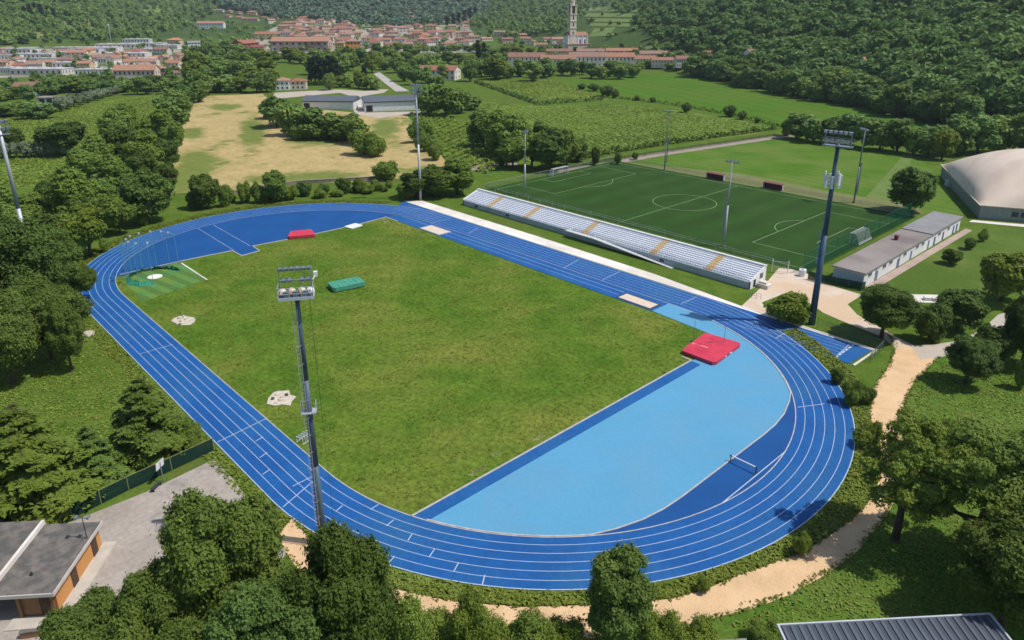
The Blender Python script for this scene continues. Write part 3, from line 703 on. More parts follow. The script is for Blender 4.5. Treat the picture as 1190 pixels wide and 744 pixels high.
# ------------------------------------------------------------------ masts
def lamp_at(root, c, size, yaw, tilt, warm=False):
    """a floodlight: box housing with a bright glass on its front"""
    o = thing_part = None
    b = MB(); R = Matrix.Rotation(yaw, 3, 'Z') @ Matrix.Rotation(tilt, 3, 'Y')
    def T(p): q = R @ Vector(p); return (q.x+c[0], q.y+c[1], q.z+c[2])
    w_, h_, d_ = size
    fr = [(d_/2, -w_/2, -h_/2), (d_/2, w_/2, -h_/2), (d_/2, w_/2, h_/2), (d_/2, -w_/2, h_/2)]
    bk = [(-d_/2, y*.6, z*.6) for _, y, z in fr]
    F_ = [T(q) for q in fr]; B_ = [T(q) for q in bk]
    b.face(B_[::-1])
    for i in range(4): j = (i+1) % 4; b.face([B_[i], B_[j], F_[j], F_[i]])
    b.face(F_)
    o = b.build('floodlight', steel, root)
    b = MB(); b.face([T((d_/2+.012, y*.88, z*.88)) for _, y, z in fr]); b.build('lens', lamp_warm if warm else lamp_glass, o)
    return o
# big front mast
bp_ = G(376, 632); FM = thing('floodlight_mast', 'tall steel floodlight mast with crowded lamp platform beside the near bend', 'floodlight mast', (bp_[0], bp_[1], 0), math.radians(148))
b = MB(); b.tube((0, 0, 0), (0, 0, 10), .44, .38, 14); b.tube((0, 0, 10), (0, 0, 20), .375, .30, 14); b.tube((0, 0, 20), (0, 0, 29), .295, .22, 14); b.build('pole', mat('mast_steel', (.075, .105, .14), (.12, .15, .185), .35, rough=.5, metal=.25, c3=(.08, .13, .18), scale3=.12), FM, True)
b = MB(); b.prism([(.6*math.cos(t), .6*math.sin(t)) for t in np.linspace(0, 2*PI, 13)[:-1]], 0, .25); b.build('foundation', kerb_mat, FM)
# local +x faces the field, +y runs along the platform
b = MB(); b.box((0, 0, 28.9), (1.5, 3.2, .10)); b.build('platform', steel, FM)
b = MB()
for x in (-.85, .85): b.box((x, 0, 29.0), (.05, 3.25, .30))
for y in (-1.62, 1.62): b.box((0, y, 29.0), (1.62, .05, .30))
b.build('kick_plate', mat('pale_blue_steel', (.42, .46, .55), (.50, .53, .60), 1.0, rough=.5), FM)
b = MB()
for x in (-.85, .85):
    for y in (-1.6, -.55, .55, 1.6): b.tube((x, y, 28.9), (x, y, 30.1), .03, .03, 6)
    for zz in (29.5, 30.1): b.tube((x, -1.6, zz), (x, 1.6, zz), .028, .028, 6)
for y in (-1.6, 1.6):
    for zz in (29.5, 30.1): b.tube((-.85, y, zz), (.85, y, zz), .028, .028, 6)
b.build('guard_rail', steel_pale, FM)
b = MB()
for y in (-1.45, 1.45): b.tube((.45, y, 28.9), (.45, y, 31.7), .05, .05, 6)
b.tube((.45, -1.55, 31.6), (.45, 1.55, 31.6), .06, .06, 6); b.tube((.45, -1.55, 30.45), (.45, 1.55, 30.45), .06, .06, 6)
b.build('lamp_rack', steel, FM)
for k in range(6): lamp_at(FM, (.62, -1.35+k*.54, 31.55), (.48, .44, .38), 0, .55)
for k in (0, 1, 3, 4): lamp_at(FM, (.60, -1.15+k*.56, 30.45), (.48, .42, .36), 0, .5)
for k, (x, y, wm) in enumerate(((-.35, 1.25, True), (-.2, .42, True), (-.2, -.5, True), (-.35, -1.3, False))):
    b = MB(); b.tube((x-.02, y, 29.5), (x+.42, y, 29.35), .16, .40, 14, True); o = b.build('drum_lamp', white if not wm else mat('cream_housing', (.62, .56, .46), (.55, .48, .38), 1, rough=.5), FM, False)
    b = MB(); b.tube((x+.42, y, 29.36), (x+.44, y, 29.353), .35, .35, 14); b.build('lens', lamp_glass, o)
    b = MB(); b.tube((x-.03, y, 29.503), (x-.05, y, 29.51), .17, .17, 12); b.build('cable_box', lamp_warm if wm else steel_pale, o)
for y in (-.9, 0, .9):
    b = MB(); b.box((-.35, y+.02, 29.28), (.34, .42, .60)); b.build('ballast_box', mat('ballast_grey', (.10, .14, .20), (.16, .20, .26), 2), FM)
b = MB(); b.tube((.3, -1.6, 30.4), (.8, -1.85, 30.7), .04, .04, 6); b.box((.85, -1.85, 30.75), (.4, .35, .5)); b.build('side_lamp', white, FM)
b = MB(); b.box((0, 0, 16.4), (1.1, 1.5, .12)); b.build('rest_platform', steel_pale, FM)
for y in (-.72, .72):
    b = MB()
    for x in (-.5, .5): b.tube((x, y, 16.4), (x, y, 17.4), .03, .03, 6)
    b.tube((-.5, y, 17.4), (.5, y, 17.4), .03, .03, 6); b.build('rest_rail', steel_pale, FM)
b = MB()
for y in (.16, .52): b.tube((-.46, y, 2.5), (-.34, y, 28.8), .03, .03, 6)
for k in range(60): b.tube((-.455+.0018*k, .16, 2.8+k*.43), (-.455+.0018*k, .52, 2.8+k*.43), .015, .015, 4)
for k in range(12):
    zz = 4+k*2.0
    for t in range(6):
        a0, a1 = PI*t/6+PI/2, PI*(t+1)/6+PI/2
        b.tube((-.42+.36*math.cos(a0), .34+.36*math.sin(a0), zz), (-.42+.36*math.cos(a1), .34+.36*math.sin(a1), zz), .015, .015, 4)
b.build('ladder', steel_pale, FM)
b = MB(); b.tube((-.9, -1.4, 1.0), (-.8, -1.2, 28.9), .012, .012, 4); b.tube((.8, -1.2, 1.0), (.8, -1.1, 28.9), .012, .012, 4); b.build('cable', dark, FM)

# right mast with aerials
bp_ = G(943, 377); RM = thing('floodlight_mast', 'tall dark blue floodlight mast with white phone aerials standing beside the start chute', 'floodlight mast', (bp_[0], bp_[1], 0), math.radians(-82))
b = MB(); b.tube((0, 0, 0), (0, 0, 17), .62, .46, 14); b.tube((0, 0, 17), (0, 0, 33), .455, .30, 14); b.build('pole', steel_blue, RM, True)
b = MB(); b.box((0, 0, 32.6), (1.5, 4.6, .14)); b.build('platform', steel, RM)
b = MB()
for x in (-.75, .75):
    for y in (-2.3, 0, 2.3): b.tube((x, y, 32.6), (x, y, 33.8), .04, .04, 6)
    b.tube((x, -2.3, 33.8), (x, 2.3, 33.8), .04, .04, 6)
b.tube((.5, -2.3, 35.1), (.5, 2.3, 35.1), .07, .07, 6); b.tube((.5, -2.1, 32.6), (.5, -2.1, 35.2), .06, .06, 6); b.tube((.5, 2.1, 32.6), (.5, 2.1, 35.2), .06, .06, 6)
b.build('guard_rail', steel, RM)
for k in range(6): lamp_at(RM, (.7, -2.0+k*.8, 35.0), (.62, .5, .4), 0, .5)
for k in range(5): lamp_at(RM, (.6, -1.7+k*.85, 33.5), (.7, .62, .5), 0, .45, k % 2 == 0)
for k in range(7): 
    a = 2*PI*k/7+.2; c = (1.35*math.cos(a), 1.35*math.sin(a), 26.6+(.5 if k % 2 else 0))
    b = MB(); b.box(c, (.22, .42, 2.1), a); o = b.build('aerial_panel', white, RM)
    b = MB(); b.tube((.35*math.cos(a), .35*math.sin(a), c[2]), (1.22*math.cos(a), 1.22*math.sin(a), c[2]), .05, .05, 6); b.build('bracket', steel, o)
b = MB()
for k in range(8): b.tube((1.25*math.cos(2*PI*k/8), 1.25*math.sin(2*PI*k/8), 25.6), (1.25*math.cos(2*PI*(k+1)/8), 1.25*math.sin(2*PI*(k+1)/8), 25.6), .06, .06, 6)
b.build('aerial_ring', steel_pale, RM)
b = MB()
for k in range(6): b.box((.2, -.62, 12+k*1.1), (.3, .28, .55))
b.build('cable_box', mat('box_blue', (.20, .30, .42), (.26, .36, .48), 1), RM)
b = MB()
for y in (-.2, .2): b.tube((-.66, y, 2), (-.42, y, 32), .035, .035, 6)
for k in range(50): b.tube((-.66+.0047*k, -.2, 2.5+k*.59), (-.66+.0047*k, .2, 2.5+k*.59), .02, .02, 4)
b.build('ladder', steel, RM)

def plain_mast(label, loc, h, nl, yaw, rb, group=None, plat=False, material=steel_pale):
    root = thing('floodlight_mast', label, 'floodlight mast', (loc[0], loc[1], 0), yaw, group)
    b = MB(); b.tube((0, 0, 0), (0, 0, h*.5), rb, rb*.78, 10); b.tube((0, 0, h*.5), (0, 0, h), rb*.77, rb*.55, 10); b.build('pole', material, root, True)
    b = MB(); b.tube((0, 0, 0), (0, 0, .5), rb*1.7, rb*1.5, 10); b.build('foundation', mat('rusty_foot', (.20, .13, .09), (.26, .18, .13), 1), root)
    rows = 2 if plat else 1
    b = MB()
    for r_ in range(rows): b.box((0, 0, h-.1-r_*1.3), (.16, 1.0*nl/rows*.9, .14))
    if plat: b.box((-.2, 0, h-2.4), (1.2, 3.2, .12)); b.tube((0, -1.3, h-2.4), (0, -1.3, h), .06); b.tube((0, 1.3, h-2.4), (0, 1.3, h), .06)
    b.build('crossarm', steel, root)
    for r_ in range(rows):
        n = nl//rows
        for k in range(n): lamp_at(root, (.3, (k-(n-1)/2)*.85, h+.1-r_*1.3), (.66, .62, .46), 0, .5)
    b = MB(); b.box((-.05, rb+.35, 7.5 if not plat else 9), (.25, .30, 9 if not plat else .8)); b.build('cable_tray', steel, root)
    return root
bp_ = G(489, 233); plain_mast('tall pale floodlight mast at the far end of the white concrete strip', bp_, 33.5, 8, math.radians(-35), .40, plat=True)
bp_ = G(43, 335); plain_mast('tall grey floodlight mast rising out of the dark trees at the picture edge', bp_, 34, 8, math.radians(20), .52, plat=True)
plain_mast('slim floodlight mast between the grandstand and the far penalty area of the football pitch', G(610, 227), 19.4, 4, math.radians(60), .22)
plain_mast('slim floodlight mast close behind the near half of the grandstand', G(841, 287), 20.6, 4, math.radians(100), .26)
plain_mast('slim floodlight mast on the far touchline of the football pitch near the stony lane', G(772, 199), 20.6, 4, math.radians(-60), .22, material=steel)
plain_mast('slim floodlight mast on the far touchline close to the big lone round tree', G(992, 236), 21.4, 4, math.radians(-120), .26, material=steel)

# ------------------------------------------------------------------ grandstand
GX0, GX1, GY0 = -47.2, 44.6, 56.1
GL = GX1-GX0
GS = thing('grandstand', 'long white open grandstand with rows of seating and five orange stairways along the home straight', 'grandstand', (GX0, GY0, 0))
b = MB(); b.box((GL/2, .15, .75), (GL-.02, .30, 1.5)); b.build('front_wall', mat('blue_grey_render', (.34, .40, .44), (.28, .33, .37), .3, rough=.8, c3=(.40, .46, .50), scale3=.08), GS)
nst = 8; z0_, z1_ = 1.35, 3.25; dep = 5.3
seat_m = mat('pale_seating', (.74, .77, .83), (.68, .71, .78), .3, rough=.7)
for k in range(nst):
    y = .32+dep*k/nst; zz = z0_+(z1_-z0_)*(k+1)/nst; dy = dep/nst
    b = MB(); b.box((GL/2, y+dy/2, zz/2), (GL-.06, dy-.004, zz)); b.build('step', mat('step_grey', (.50, .54, .60), (.55, .59, .65), .2, rough=.85), GS)
    b = MB()
    n_ = 46
    for i in range(n_):
        x = GL*(i+.5)/n_; b.box((x, y+dy*.62, zz+.12), (GL/n_-.16, dy*.55, .20))
    b.build('seat_row', seat_m, GS)
b = MB(); b.box((GL/2, dep+.55, 1.9), (GL-.02, .42, 3.75)); b.build('back_wall', white_wall, GS)
b = MB(); b.box((GL/2, dep+.55, 3.83), (GL+.25, .62, .10)); b.build('coping', white, GS)
for k, x in enumerate((GX1-.15, GX0+.15)):
    b = MB(); lx = x-GX0
    prof = [(0, 0), (0, 1.75), (dep+.3, 3.72), (dep+.32, 0)]
    s_ = .3
    b.v = [(lx-s_/2, q[0], q[1]) for q in prof]+[(lx+s_/2, q[0], q[1]) for q in prof]
    b.f = [(3, 2, 1, 0), (4, 5, 6, 7)]+[(i, (i+1) % 4, 4+(i+1) % 4, 4+i) for i in range(4)]; b.mi = [0]*6
    ew = b.build('end_wall', white_wall, GS)
    if k == 0:
        b = MB(); b.box((lx+.16, 4.2, 2.0), (.05, 1.3, 1.1)); b.build('window', glass, ew)
        b = MB(); b.box((lx+.16, 1.6, 1.0), (.05, .9, 1.6)); b.build('door', dark, ew)
for xs in (-36.2, -21.3, -.9, 19.9, 34.4):
    b = MB(); lx = xs-GX0
    for k in range(nst*2):
        zz = z0_+(z1_-z0_)*(k//2+1)/nst+.02+(.24 if k % 2 else .10)
        y = .32+dep*k/(nst*2); b.box((lx, y+dep/nst/4, zz-.12), (1.7, dep/nst/2, .24))
    b.build('stairway', mat('ochre_stair', (.62, .42, .16), (.54, .36, .14), .8, rough=.8), GS)
b = MB()
for i in range(70):
    x = GL*.47+i*(GL*.52/70); b.tube((x, .12, 1.5), (x, .12, 2.5), .03, .03, 5)
b.tube((GL*.47, .12, 2.5), (GL*.99, .12, 2.5), .035, .035, 5); b.tube((GL*.47, .12, 2.0), (GL*.99, .12, 2.0), .025, .025, 5)
b.build('railing', steel, GS)
b = MB()
xa, xb, xc = 41.6, 50.5, 73.5
b.v = []; 
def ramp_piece(x0, h0, x1, h1):
    k = len(b.v); y0_, y1_ = -1.25, -.02
    b.v += [(x0, y0_, h0-.22), (x1, y0_, max(h1-.22, 0)), (x1, y1_, max(h1-.22, 0)), (x0, y1_, h0-.22), (x0, y0_, h0), (x1, y0_, h1), (x1, y1_, h1), (x0, y1_, h0)]
    for q in ((3, 2, 1, 0), (4, 5, 6, 7), (0, 1, 5, 4), (1, 2, 6, 5), (2, 3, 7, 6), (3, 0, 4, 7)): b.f.append(tuple(k+i for i in q)); b.mi.append(0)
ramp_piece(xa, 1.75, xb, 1.75); ramp_piece(xb, 1.75, xc, .06)
b.build('access_ramp', mat('grey_white_concrete', (.56, .57, .58), (.48, .49, .50), .4, rough=.85), GS)
b = MB()
for i in range(22):
    t = i/21; x = xa+(xc-xa)*t; hh = 1.75 if x < xb else 1.75*(xc-x)/(xc-xb)+.06; b.tube((x, -1.62, hh), (x, -1.62, hh+1.0), .02, .02, 5)
    if i: b.tube((px_, -1.62, ph_+1.0), (x, -1.62, hh+1.0), .02, .02, 5)
    px_, ph_ = x, hh
b.build('ramp_railing', steel_pale, GS)
for xs in (6, 19, 60, 70):
    b = MB(); b.box((xs, -.03, .75), (1.1, .06, .6)); b.build('vent', dark, GS)
b = MB(); b.box((GL+1.4, 3.3, .45), (2.4, 2.0, .9)); b.box((GL+1.2, 3.3, 1.1), (1.6, 1.2, .4)); b.build('landing', concrete_mat, GS)

# ------------------------------------------------------------------ changing rooms
CH = thing('changing_rooms', 'long low white changing room block with flat two tone roof behind the goal', 'building', (53.7, 73.4, 0))
b = MB(); b.box((3.2, 29.7, 1.6), (6.3, 59.2, 3.2)); b.build('wall', white_wall, CH)
b = MB(); b.box((3.2, 18.6, 3.32), (7.0, 38.0, .22)); b.build('roof', felt_brown, CH)
b = MB(); b.box((3.2, 48.6, 3.42), (7.0, 22.0, .40)); b.build('roof', felt_grey, CH)
b = MB(); b.box((3.2, 37.7, 3.50), (6.9, .25, .16)); b.build('roof_step', dark, CH)
b = MB(); b.box((2.2, 27.5, 3.9), (.7, .9, 1.0)); b.box((2.2, 27.5, 4.45), (.9, 1.1, .1)); b.build('chimney', darkred, CH)
for y in (3.0, 10.5, 14.0, 22.0, 29.5, 33.0, 44.0, 50.5):
    b = MB(); b.box((6.36, y, 2.2), (.05, 1.8, .7)); w_ = b.build('window', glass, CH)
    b = MB(); b.box((6.37, y, 1.79), (.12, 2.0, .08)); b.build('sill', concrete_mat, w_)
for y in (6.8, 18.2, 26.0, 37.0, 41.0, 47.0, 54.5, 57.0):
    b = MB(); b.box((6.36, y, 1.1), (.05, 1.0, 2.1)); b.build('door', mat('grey_blue_door', (.12, .17, .26), (.16, .2, .28), 1) if y < 40 else mat('deep_blue_door', (.03, .06, .16)), CH)
for y in (18.8, 6.0):
    b = MB(); b.box((6.42, y, 1.6), (.10, .16, 3.1)); b.build('drain_pipe', steel, CH)
b = MB(); b.box((3.2, -.02, 1.5), (6.2, .04, 2.6)); b.build('end_wall_shade', mat('shaded_white_wall', (.42, .50, .55), (.38, .46, .50), .6), CH)  # bluish sheet: shade on the white end wall painted as colour

# ------------------------------------------------------------------ sports hall: vaulted membrane on low walls
hc = np.array([60.2, 148.2]); hl = np.array([35.0, 197.2])-hc; HL = np.linalg.norm(hl); ha = math.atan2(hl[1], hl[0])
HALL = thing('sports_hall', 'sports hall with a billowing beige membrane roof over low grey green walls', 'sports hall', (hc[0], hc[1], 0), ha)
HW = 46.0; wh = 3.7                          # local x along the side wall, local -y away to the right
for nm, c, d in (('wall', (HL/2, -.12, wh/2), (HL, .24, wh)), ('wall', (HL/2, -HW+.12, wh/2), (HL, .24, wh)), ('wall', (.12, -HW/2, wh/2), (.24, HW-.5, wh)), ('wall', (HL-.12, -HW/2, wh/2), (.24, HW-.5, wh))):
    b = MB(); b.box(c, d); wl = b.build(nm, clad, HALL)
    b = MB(); n_ = int(max(d[0], d[1])/1.1)
    for i in range(n_):
        t = (i+.5)/n_
        if d[0] > d[1]: b.box((c[0]-d[0]/2+d[0]*t, c[1]+(.15 if c[1] > -1 else -.15), wh/2), (.08, .06, wh-.1))
        else: b.box((c[0]-.15 if c[0] < 1 else c[0]+.15, c[1]-d[1]/2+d[1]*t, wh/2), (.06, .08, wh-.1))
    b.build('rib', mat('rib_grey', (.24, .285, .28)), wl)
NX, NY = 40, 48; Vv = []; Ff = []
for i in range(NX+1):
    for j in range(NY+1):
        x = -.35+(HL+.7)*i/NX; y = .35-(HW+.7)*j/NY
        fx = max(0, min(1, i/NX)); fy = max(0, min(1, j/NY))
        ex = 1-abs(2*fx-1)**2.6; ey = 1-abs(2*fy-1)**2.0
        z_ = wh+10.4*(max(ex, 0)**.60)*(max(ey, 0)**.60)+.10*math.sin(i*PI/2.5)*ey*ex
        Vv.append((x, y, z_))
for i in range(NX):
    for j in range(NY): Ff.append((i*(NY+1)+j, i*(NY+1)+j+1, (i+1)*(NY+1)+j+1, (i+1)*(NY+1)+j))
me = nmesh('roof', np.array(Vv), np.array(Ff)[:, ::-1], [membrane], smooth=True); link('roof', me, HALL)
b = MB(); b.box((HL/2, .30, wh+.02), (HL+1, .35, .25)); b.box((-.30, -HW/2, wh+.02), (.35, HW+.2, .25)); b.build('gutter', mat('beige_trim', (.56, .47, .39)), HALL)
for y in (-8.2, -10.3, -14.5, -16.6, -24, -26):
    b = MB(); b.box((-.05, y, 1.9), (.25, 1.5, 1.3)); b.build('window', glass, HALL)
b = MB(); b.box((HL*.72, .5, .9), (3.0, 1.2, 1.8)); b.build('air_unit', steel_pale, HALL)
psheet('hall_footing', [(1130, 256), (1200, 262), (1200, 265), (1126, 258)], .06, concrete_mat)

# ------------------------------------------------------------------ orange house with flat roofs
hA = math.atan2(-62.1+68.2, 36.4-44.0)            # along the right-hand wall, away from the camera
HO = thing('orange_house', 'low orange rendered house with two flat grey roofs beside the parking lot', 'house', (43.3, -68.2, 0), hA)
# local x: back along the wall; local y: to the left (away from the lot) is +y
Lh, Wh_ = 9.9, 17.0
b = MB(); b.box((Lh/2+.55, 2.0, 1.42), (Lh-.9, 3.0, 2.84)); b.build('wall', orange, HO)
b = MB(); b.box((Lh/2+1.6, 9.8, 1.42), (Lh-3.0, 12.4, 2.84)); b.build('wall', brown_brick_and_shade, HO)  # orange house wall in brown, its shade put into the colour
b = MB(); b.box((.62+.44-.52, 2.0, 1.42), (.10, 3.0, 2.80)); b.build('front_wall', brown_brick_and_shade, HO)  # brown sheet painting the front of the orange wall as shaded
b = MB(); b.box((Lh/2, 2.9, 3.0), (Lh+.2, 5.9, .28)); b.build('roof', flat_roof, HO)
b = MB(); b.box((Lh/2-.1, 11.2, 3.45), (Lh+.6, 10.4, .30)); b.build('roof', flat_roof, HO)
b = MB(); b.box((Lh/2, 5.95, 3.24), (Lh+.5, .30, .75)); b.build('parapet', concrete_mat, HO)
trim = mat('pale_roof_trim', (.52, .48, .45), (.46, .43, .40), 1, rough=.8)
b = MB(); b.box((Lh/2, -.06, 3.02), (Lh+.3, .12, .36)); b.box((-.13, 2.9, 3.02), (.12, 6.0, .36)); b.build('fascia', trim, HO)
for x in (8.6, 4.3):
    b = MB(); b.box((x, .47, 1.15), (1.0, .10, 2.2)); b.build('door', mat('brown_door', (.07, .04, .025), (.09, .055, .035), 2), HO)
b = MB(); b.box((.46, 1.3, 1.2), (.10, .9, 2.2)); b.build('door', MATS['brown_door'], HO)
b = MB(); b.box((.4, 3.55, 1.42), (.35, .30, 2.84)); b.box((.4, 12, 1.42), (.35, .30, 2.84)); b.build('porch_post', brown_brick_and_shade, HO)
b = MB(); b.tube((7.4, .3, 3.1), (7.4, .3, 5.7), .05, .04, 6); ap = b.build('antenna_post', dark, HO)
b = MB(); b.box((7.4, .3, 5.7), (.12, 1.3, .08)); b.box((7.4, -.3, 5.78), (.5, .25, .25)); b.box((7.4, .9, 5.78), (.5, .25, .25)); b.build('lamp_arm', steel, ap)
b = MB(); b.tube((2.5, 3.2, 3.1), (2.5, 3.2, 3.5), .12, .12, 8); b.build('roof_vent', dark, HO)
sw = [(43.3+x*math.cos(hA)-y*math.sin(hA), -68.2+x*math.sin(hA)+y*math.cos(hA)) for x, y in ((10.4, .5), (10.4, -.9), (-1.0, -.9), (-1.2, 4.4), (.4, 4.4), (.4, .5))]
b = MB(); b.prism(sw, .02, .16); o = b.build('pavement', mat('pale_pavement', (.42, .38, .33), (.50, .46, .40), .8, rough=.9, grain=.1)); o['kind'] = 'structure'
# low brown wall in front of the house
p0 = np.array(G(25, 742)); p1 = np.array(G(66, 736)); c = (p0+p1)/2; d = p1-p0
root = thing('garden_wall', 'low dark brown wall at the bottom edge in front of the orange house', 'wall', (c[0], c[1], 0), math.atan2(d[1], d[0]))
b = MB(); b.box((0, 0, .35), (np.linalg.norm(d), .3, .7)); b.build('brickwork', brown_brick_and_shade, root)
b = MB(); b.box((0, 0, .74), (np.linalg.norm(d)+.1, .42, .08)); b.build('coping', flat_roof, root)

# ------------------------------------------------------------------ corrugated roof building at the bottom
A_ = np.array(G(905, 727, 4.5)); B_ = np.array(G(1150, 714, 4.5)); dv = B_-A_; LB = np.linalg.norm(dv); ba = math.atan2(dv[1], dv[0])
BR = thing('metal_roof_shed', 'building with dark ribbed metal roof and pale edge at the bottom of the scene', 'shed', (A_[0], A_[1], 0), ba)
n_in = -9.0                                    # local -y is towards the camera
tl = .10
b = MB(); b.box((LB/2, n_in/2, 1.95), (LB-.6, abs(n_in)-.6, 3.9)); b.build('wall', mat('shed_wall', (.42, .40, .36), (.36, .34, .31), .7), BR)
b = MB(); b.v = [(0, 0, 4.45), (LB, 0, 4.45), (LB, n_in, 3.7), (0, n_in, 3.7), (0, 0, 4.30), (LB, 0, 4.30), (LB, n_in, 3.55), (0, n_in, 3.55)]
b.f = [(3, 2, 1, 0), (4, 5, 6, 7), (0, 1, 5, 4), (1, 2, 6, 5), (2, 3, 7, 6), (3, 0, 4, 7)]; b.mi = [0]*6
rf = b.build('roof', slate_metal, BR)
b = MB(); n_ = 26
for i in range(n_):
    x = LB*(i+.5)/n_; s_ = math.atan2(.75, 9.0)
    b.box((x, n_in/2, 4.11), (LB/n_*.38, abs(n_in)/math.cos(s_)-.1, .11), 0, 0, (s_, 0))
b.build('rib', mat('slate_rib', (.095, .112, .14), (.085, .10, .125), .6, rough=.45), rf)
b = MB(); b.box((LB/2, .06, 4.46), (LB+.3, .14, .22)); 
s_ = math.atan2(.75, 9.0)
for x in (-.06, LB+.06): b.box((x, n_in/2, 4.12), (.16, abs(n_in)/math.cos(s_), .24), 0, 0, (s_, 0))
b.build('edge_trim', mat('pale_blue_trim', (.50, .52, .56), (.44, .46, .5), 1), BR)
# tilted dark panel table next to it
pA = np.array(G(826, 744, 1.6)); pB = np.array(G(868, 742, 1.6)); d = pB-pA
root = thing('solar_panel_table', 'dark solar panel table next to the ribbed metal roof', 'solar panel', (pA[0], pA[1], 0), math.atan2(d[1], d[0]))
L_ = np.linalg.norm(d)
for k in range(3):
    b = MB(); b.box((L_*(k+.5)/3, -.7, 1.25), (L_/3-.06, 1.6, .06), 0, 0, (.45, 0)); o = b.build('panel', mat('solar_cell', (.02, .025, .035), (.035, .04, .05), 2, rough=.25, spec=.6), root)
    b = MB(); b.box((L_*(k+.5)/3, -.7, 1.29), (L_/3-.06, .04, .02), 0, 0, (.45, 0)); b.build('panel_joint', steel_pale, o)
for x in (.2, L_-.2):
    b = MB(); b.tube((x, -.3, 0), (x, -.3, 1.4), .06); b.tube((x, -1.2, 0), (x, -1.2, 1.0), .06); b.build('stand', steel, root)

# ------------------------------------------------------------------ fences, gate, sign
def fence(name, label, pts, h, step, net, postmat, cat='fence', closed=False, rail=False):
    P = [np.array(p, float) for p in pts]; o0 = P[0]; root = thing(name, label, cat, (o0[0], o0[1], .03))
    bn = MB(); br = MB(); np_ = 0
    for i in range(len(P)-1):
        a, c = P[i]-o0, P[i+1]-o0; L = np.linalg.norm(c-a); n = max(1, int(round(L/step)))
        bn.face([(*a, .05), (*c, .05), (*c, h), (*a, h)])
        br.tube((*a, h), (*c, h), .035, .035, 5)
        for k in range(n+(1 if i == len(P)-2 else 0)):
            q = a+(c-a)*k/n
            b = MB(); b.tube((q[0], q[1], 0), (q[0], q[1], h+.08), .05, .05, 6); b.build('post', postmat, root); np_ += 1
    bn.build('mesh_panel', net, root)
    if rail: br.build('rail', postmat, root)
    return root
lotf = [G(72, 613), G(84, 603), G(150, 570), G(200, 547), G(249, 524)]
fence('screen_fence', 'dark green screened fence along the edge of the parking lot below the cedars', lotf, 1.9, 4.0, green_net, mat('yellow_post', (.30, .28, .10), (.22, .22, .09), 2), rail=True)
fence('ball_net_fence', 'tall green ball net between the pitch and the changing rooms', [(47.6, 72.6), (47.6, 137.2)], 4.6, 8, green_net2, mat('net_post', (.03, .09, .07)), rail=True)
fence('screen_fence', 'dark green screened fence across the end of the white changing room block', [(50.0, 70.2), (53.4, 70.2), (60.4, 71.6), (60.8, 72.6)], 1.9, 2.5, green_net, mat('net_post', (.03, .09, .07)))
fence('pitch_fence', 'grey chain link fence between the grandstand and the football pitch', [(-57, 73.2), (40.5, 73.2)], 1.5, 5, grey_net, steel_pale, rail=True)
fence('pitch_fence', 'grey chain link fence between the football pitch and the practice field', [(-52, 139.4), (47, 139.4)], 1.3, 5, grey_net, steel_pale, rail=True)
fence('pitch_fence', 'short chain link fence behind the far goal of the football pitch', [(-57.5, 73.3), (-57.5, 137.6)], 1.6, 5, grey_net, steel_pale, rail=True)
fence('track_fence', 'thin chain link fence beside the start chute below the dark tree', [(62.5, 48.0), (66, 47.6), (74.2, 47.2), (74.6, 41)], 1.8, 2.4, grey_net, mat('grey_green_post', (.12, .15, .15)), rail=True)
lf = [G(640, 200), G(690, 191), G(760, 180), G(900, 159)]
fence('lane_fence', 'dark wire fence along the stony lane above the football pitch', lf, 1.4, 5, netmat('dark_wire', (.03, .035, .04), .45), mat('dark_post', (.05, .05, .05)))
# white gate
p0 = np.array(G(896.5, 316.5)); p1 = np.array(G(915, 319)); d = p1-p0; L_ = np.linalg.norm(d)
root = thing('field_gate', 'white framed gate at the pitch corner beside the grandstand', 'gate', (p0[0], p0[1], .05), math.atan2(d[1], d[0]))
for x in (0, L_):
    b = MB(); b.tube((x, 0, 0), (x, 0, 3.0), .08); b.build('post', white, root)
b = MB()
for i in range(9): b.tube((L_*(i+.5)/9, 0, .3), (L_*(i+.5)/9, 0, 2.6), .02, .02, 5)
b.tube((0, 0, .3), (L_, 0, .3), .04); b.tube((0, 0, 2.6), (L_, 0, 2.6), .04); b.tube((0, 0, 1.4), (L_, 0, 1.4), .03); b.build('leaf', steel_pale, root)
# water tank / container by the gate
p = G(932, 321); root = thing('white_tank', 'small white plastic tank standing by the pitch corner gate', 'tank', (p[0], p[1], .05))
b = MB(); b.prism([(.75*math.cos(t), .75*math.sin(t)) for t in np.linspace(0, 2*PI, 17)[:-1]], 0, 1.5); b.build('shell', white, root)
b = MB(); b.tube((0, 0, 1.5), (0, 0, 1.75), .3, .25, 10); b.build('lid', steel_pale, root)
# white board on a post at the lot fence
p = G(190, 560); root = thing('sign_board', 'blank white board on a post at the parking lot fence', 'sign board', (p[0], p[1], 0), math.radians(-52))
b = MB(); b.tube((0, 0, 0), (0, 0, 2.9), .06); b.build('post', steel, root)
b = MB(); b.box((0, -.06, 2.5), (1.5, .05, 1.0), 0, 0, (-.1, 0)); b.build('board', white, root)
p = G(182, 568); root = thing('bench', 'dark bench on the parking lot below the white board', 'bench', (p[0], p[1], .03), math.radians(128))
b = MB(); b.box((0, 0, .45), (1.7, .45, .06)); b.build('seat', dark, root)
for x in (-.7, .7):
    b = MB(); b.box((x, 0, .21), (.08, .4, .42)); b.build('leg', dark, root)
p = G(1080, 349); root = thing('concrete_block', 'white concrete block beside the paved patch on the lawn', 'concrete block', (p[0], p[1], .06), .6)
b = MB(); b.box((0, 0, .3), (2.0, 1.2, .6)); b.build('block', white_wall, root)
b = MB(); b.box((0, 0, .63), (2.1, 1.3, .06)); b.build('slab', concrete_mat, root)
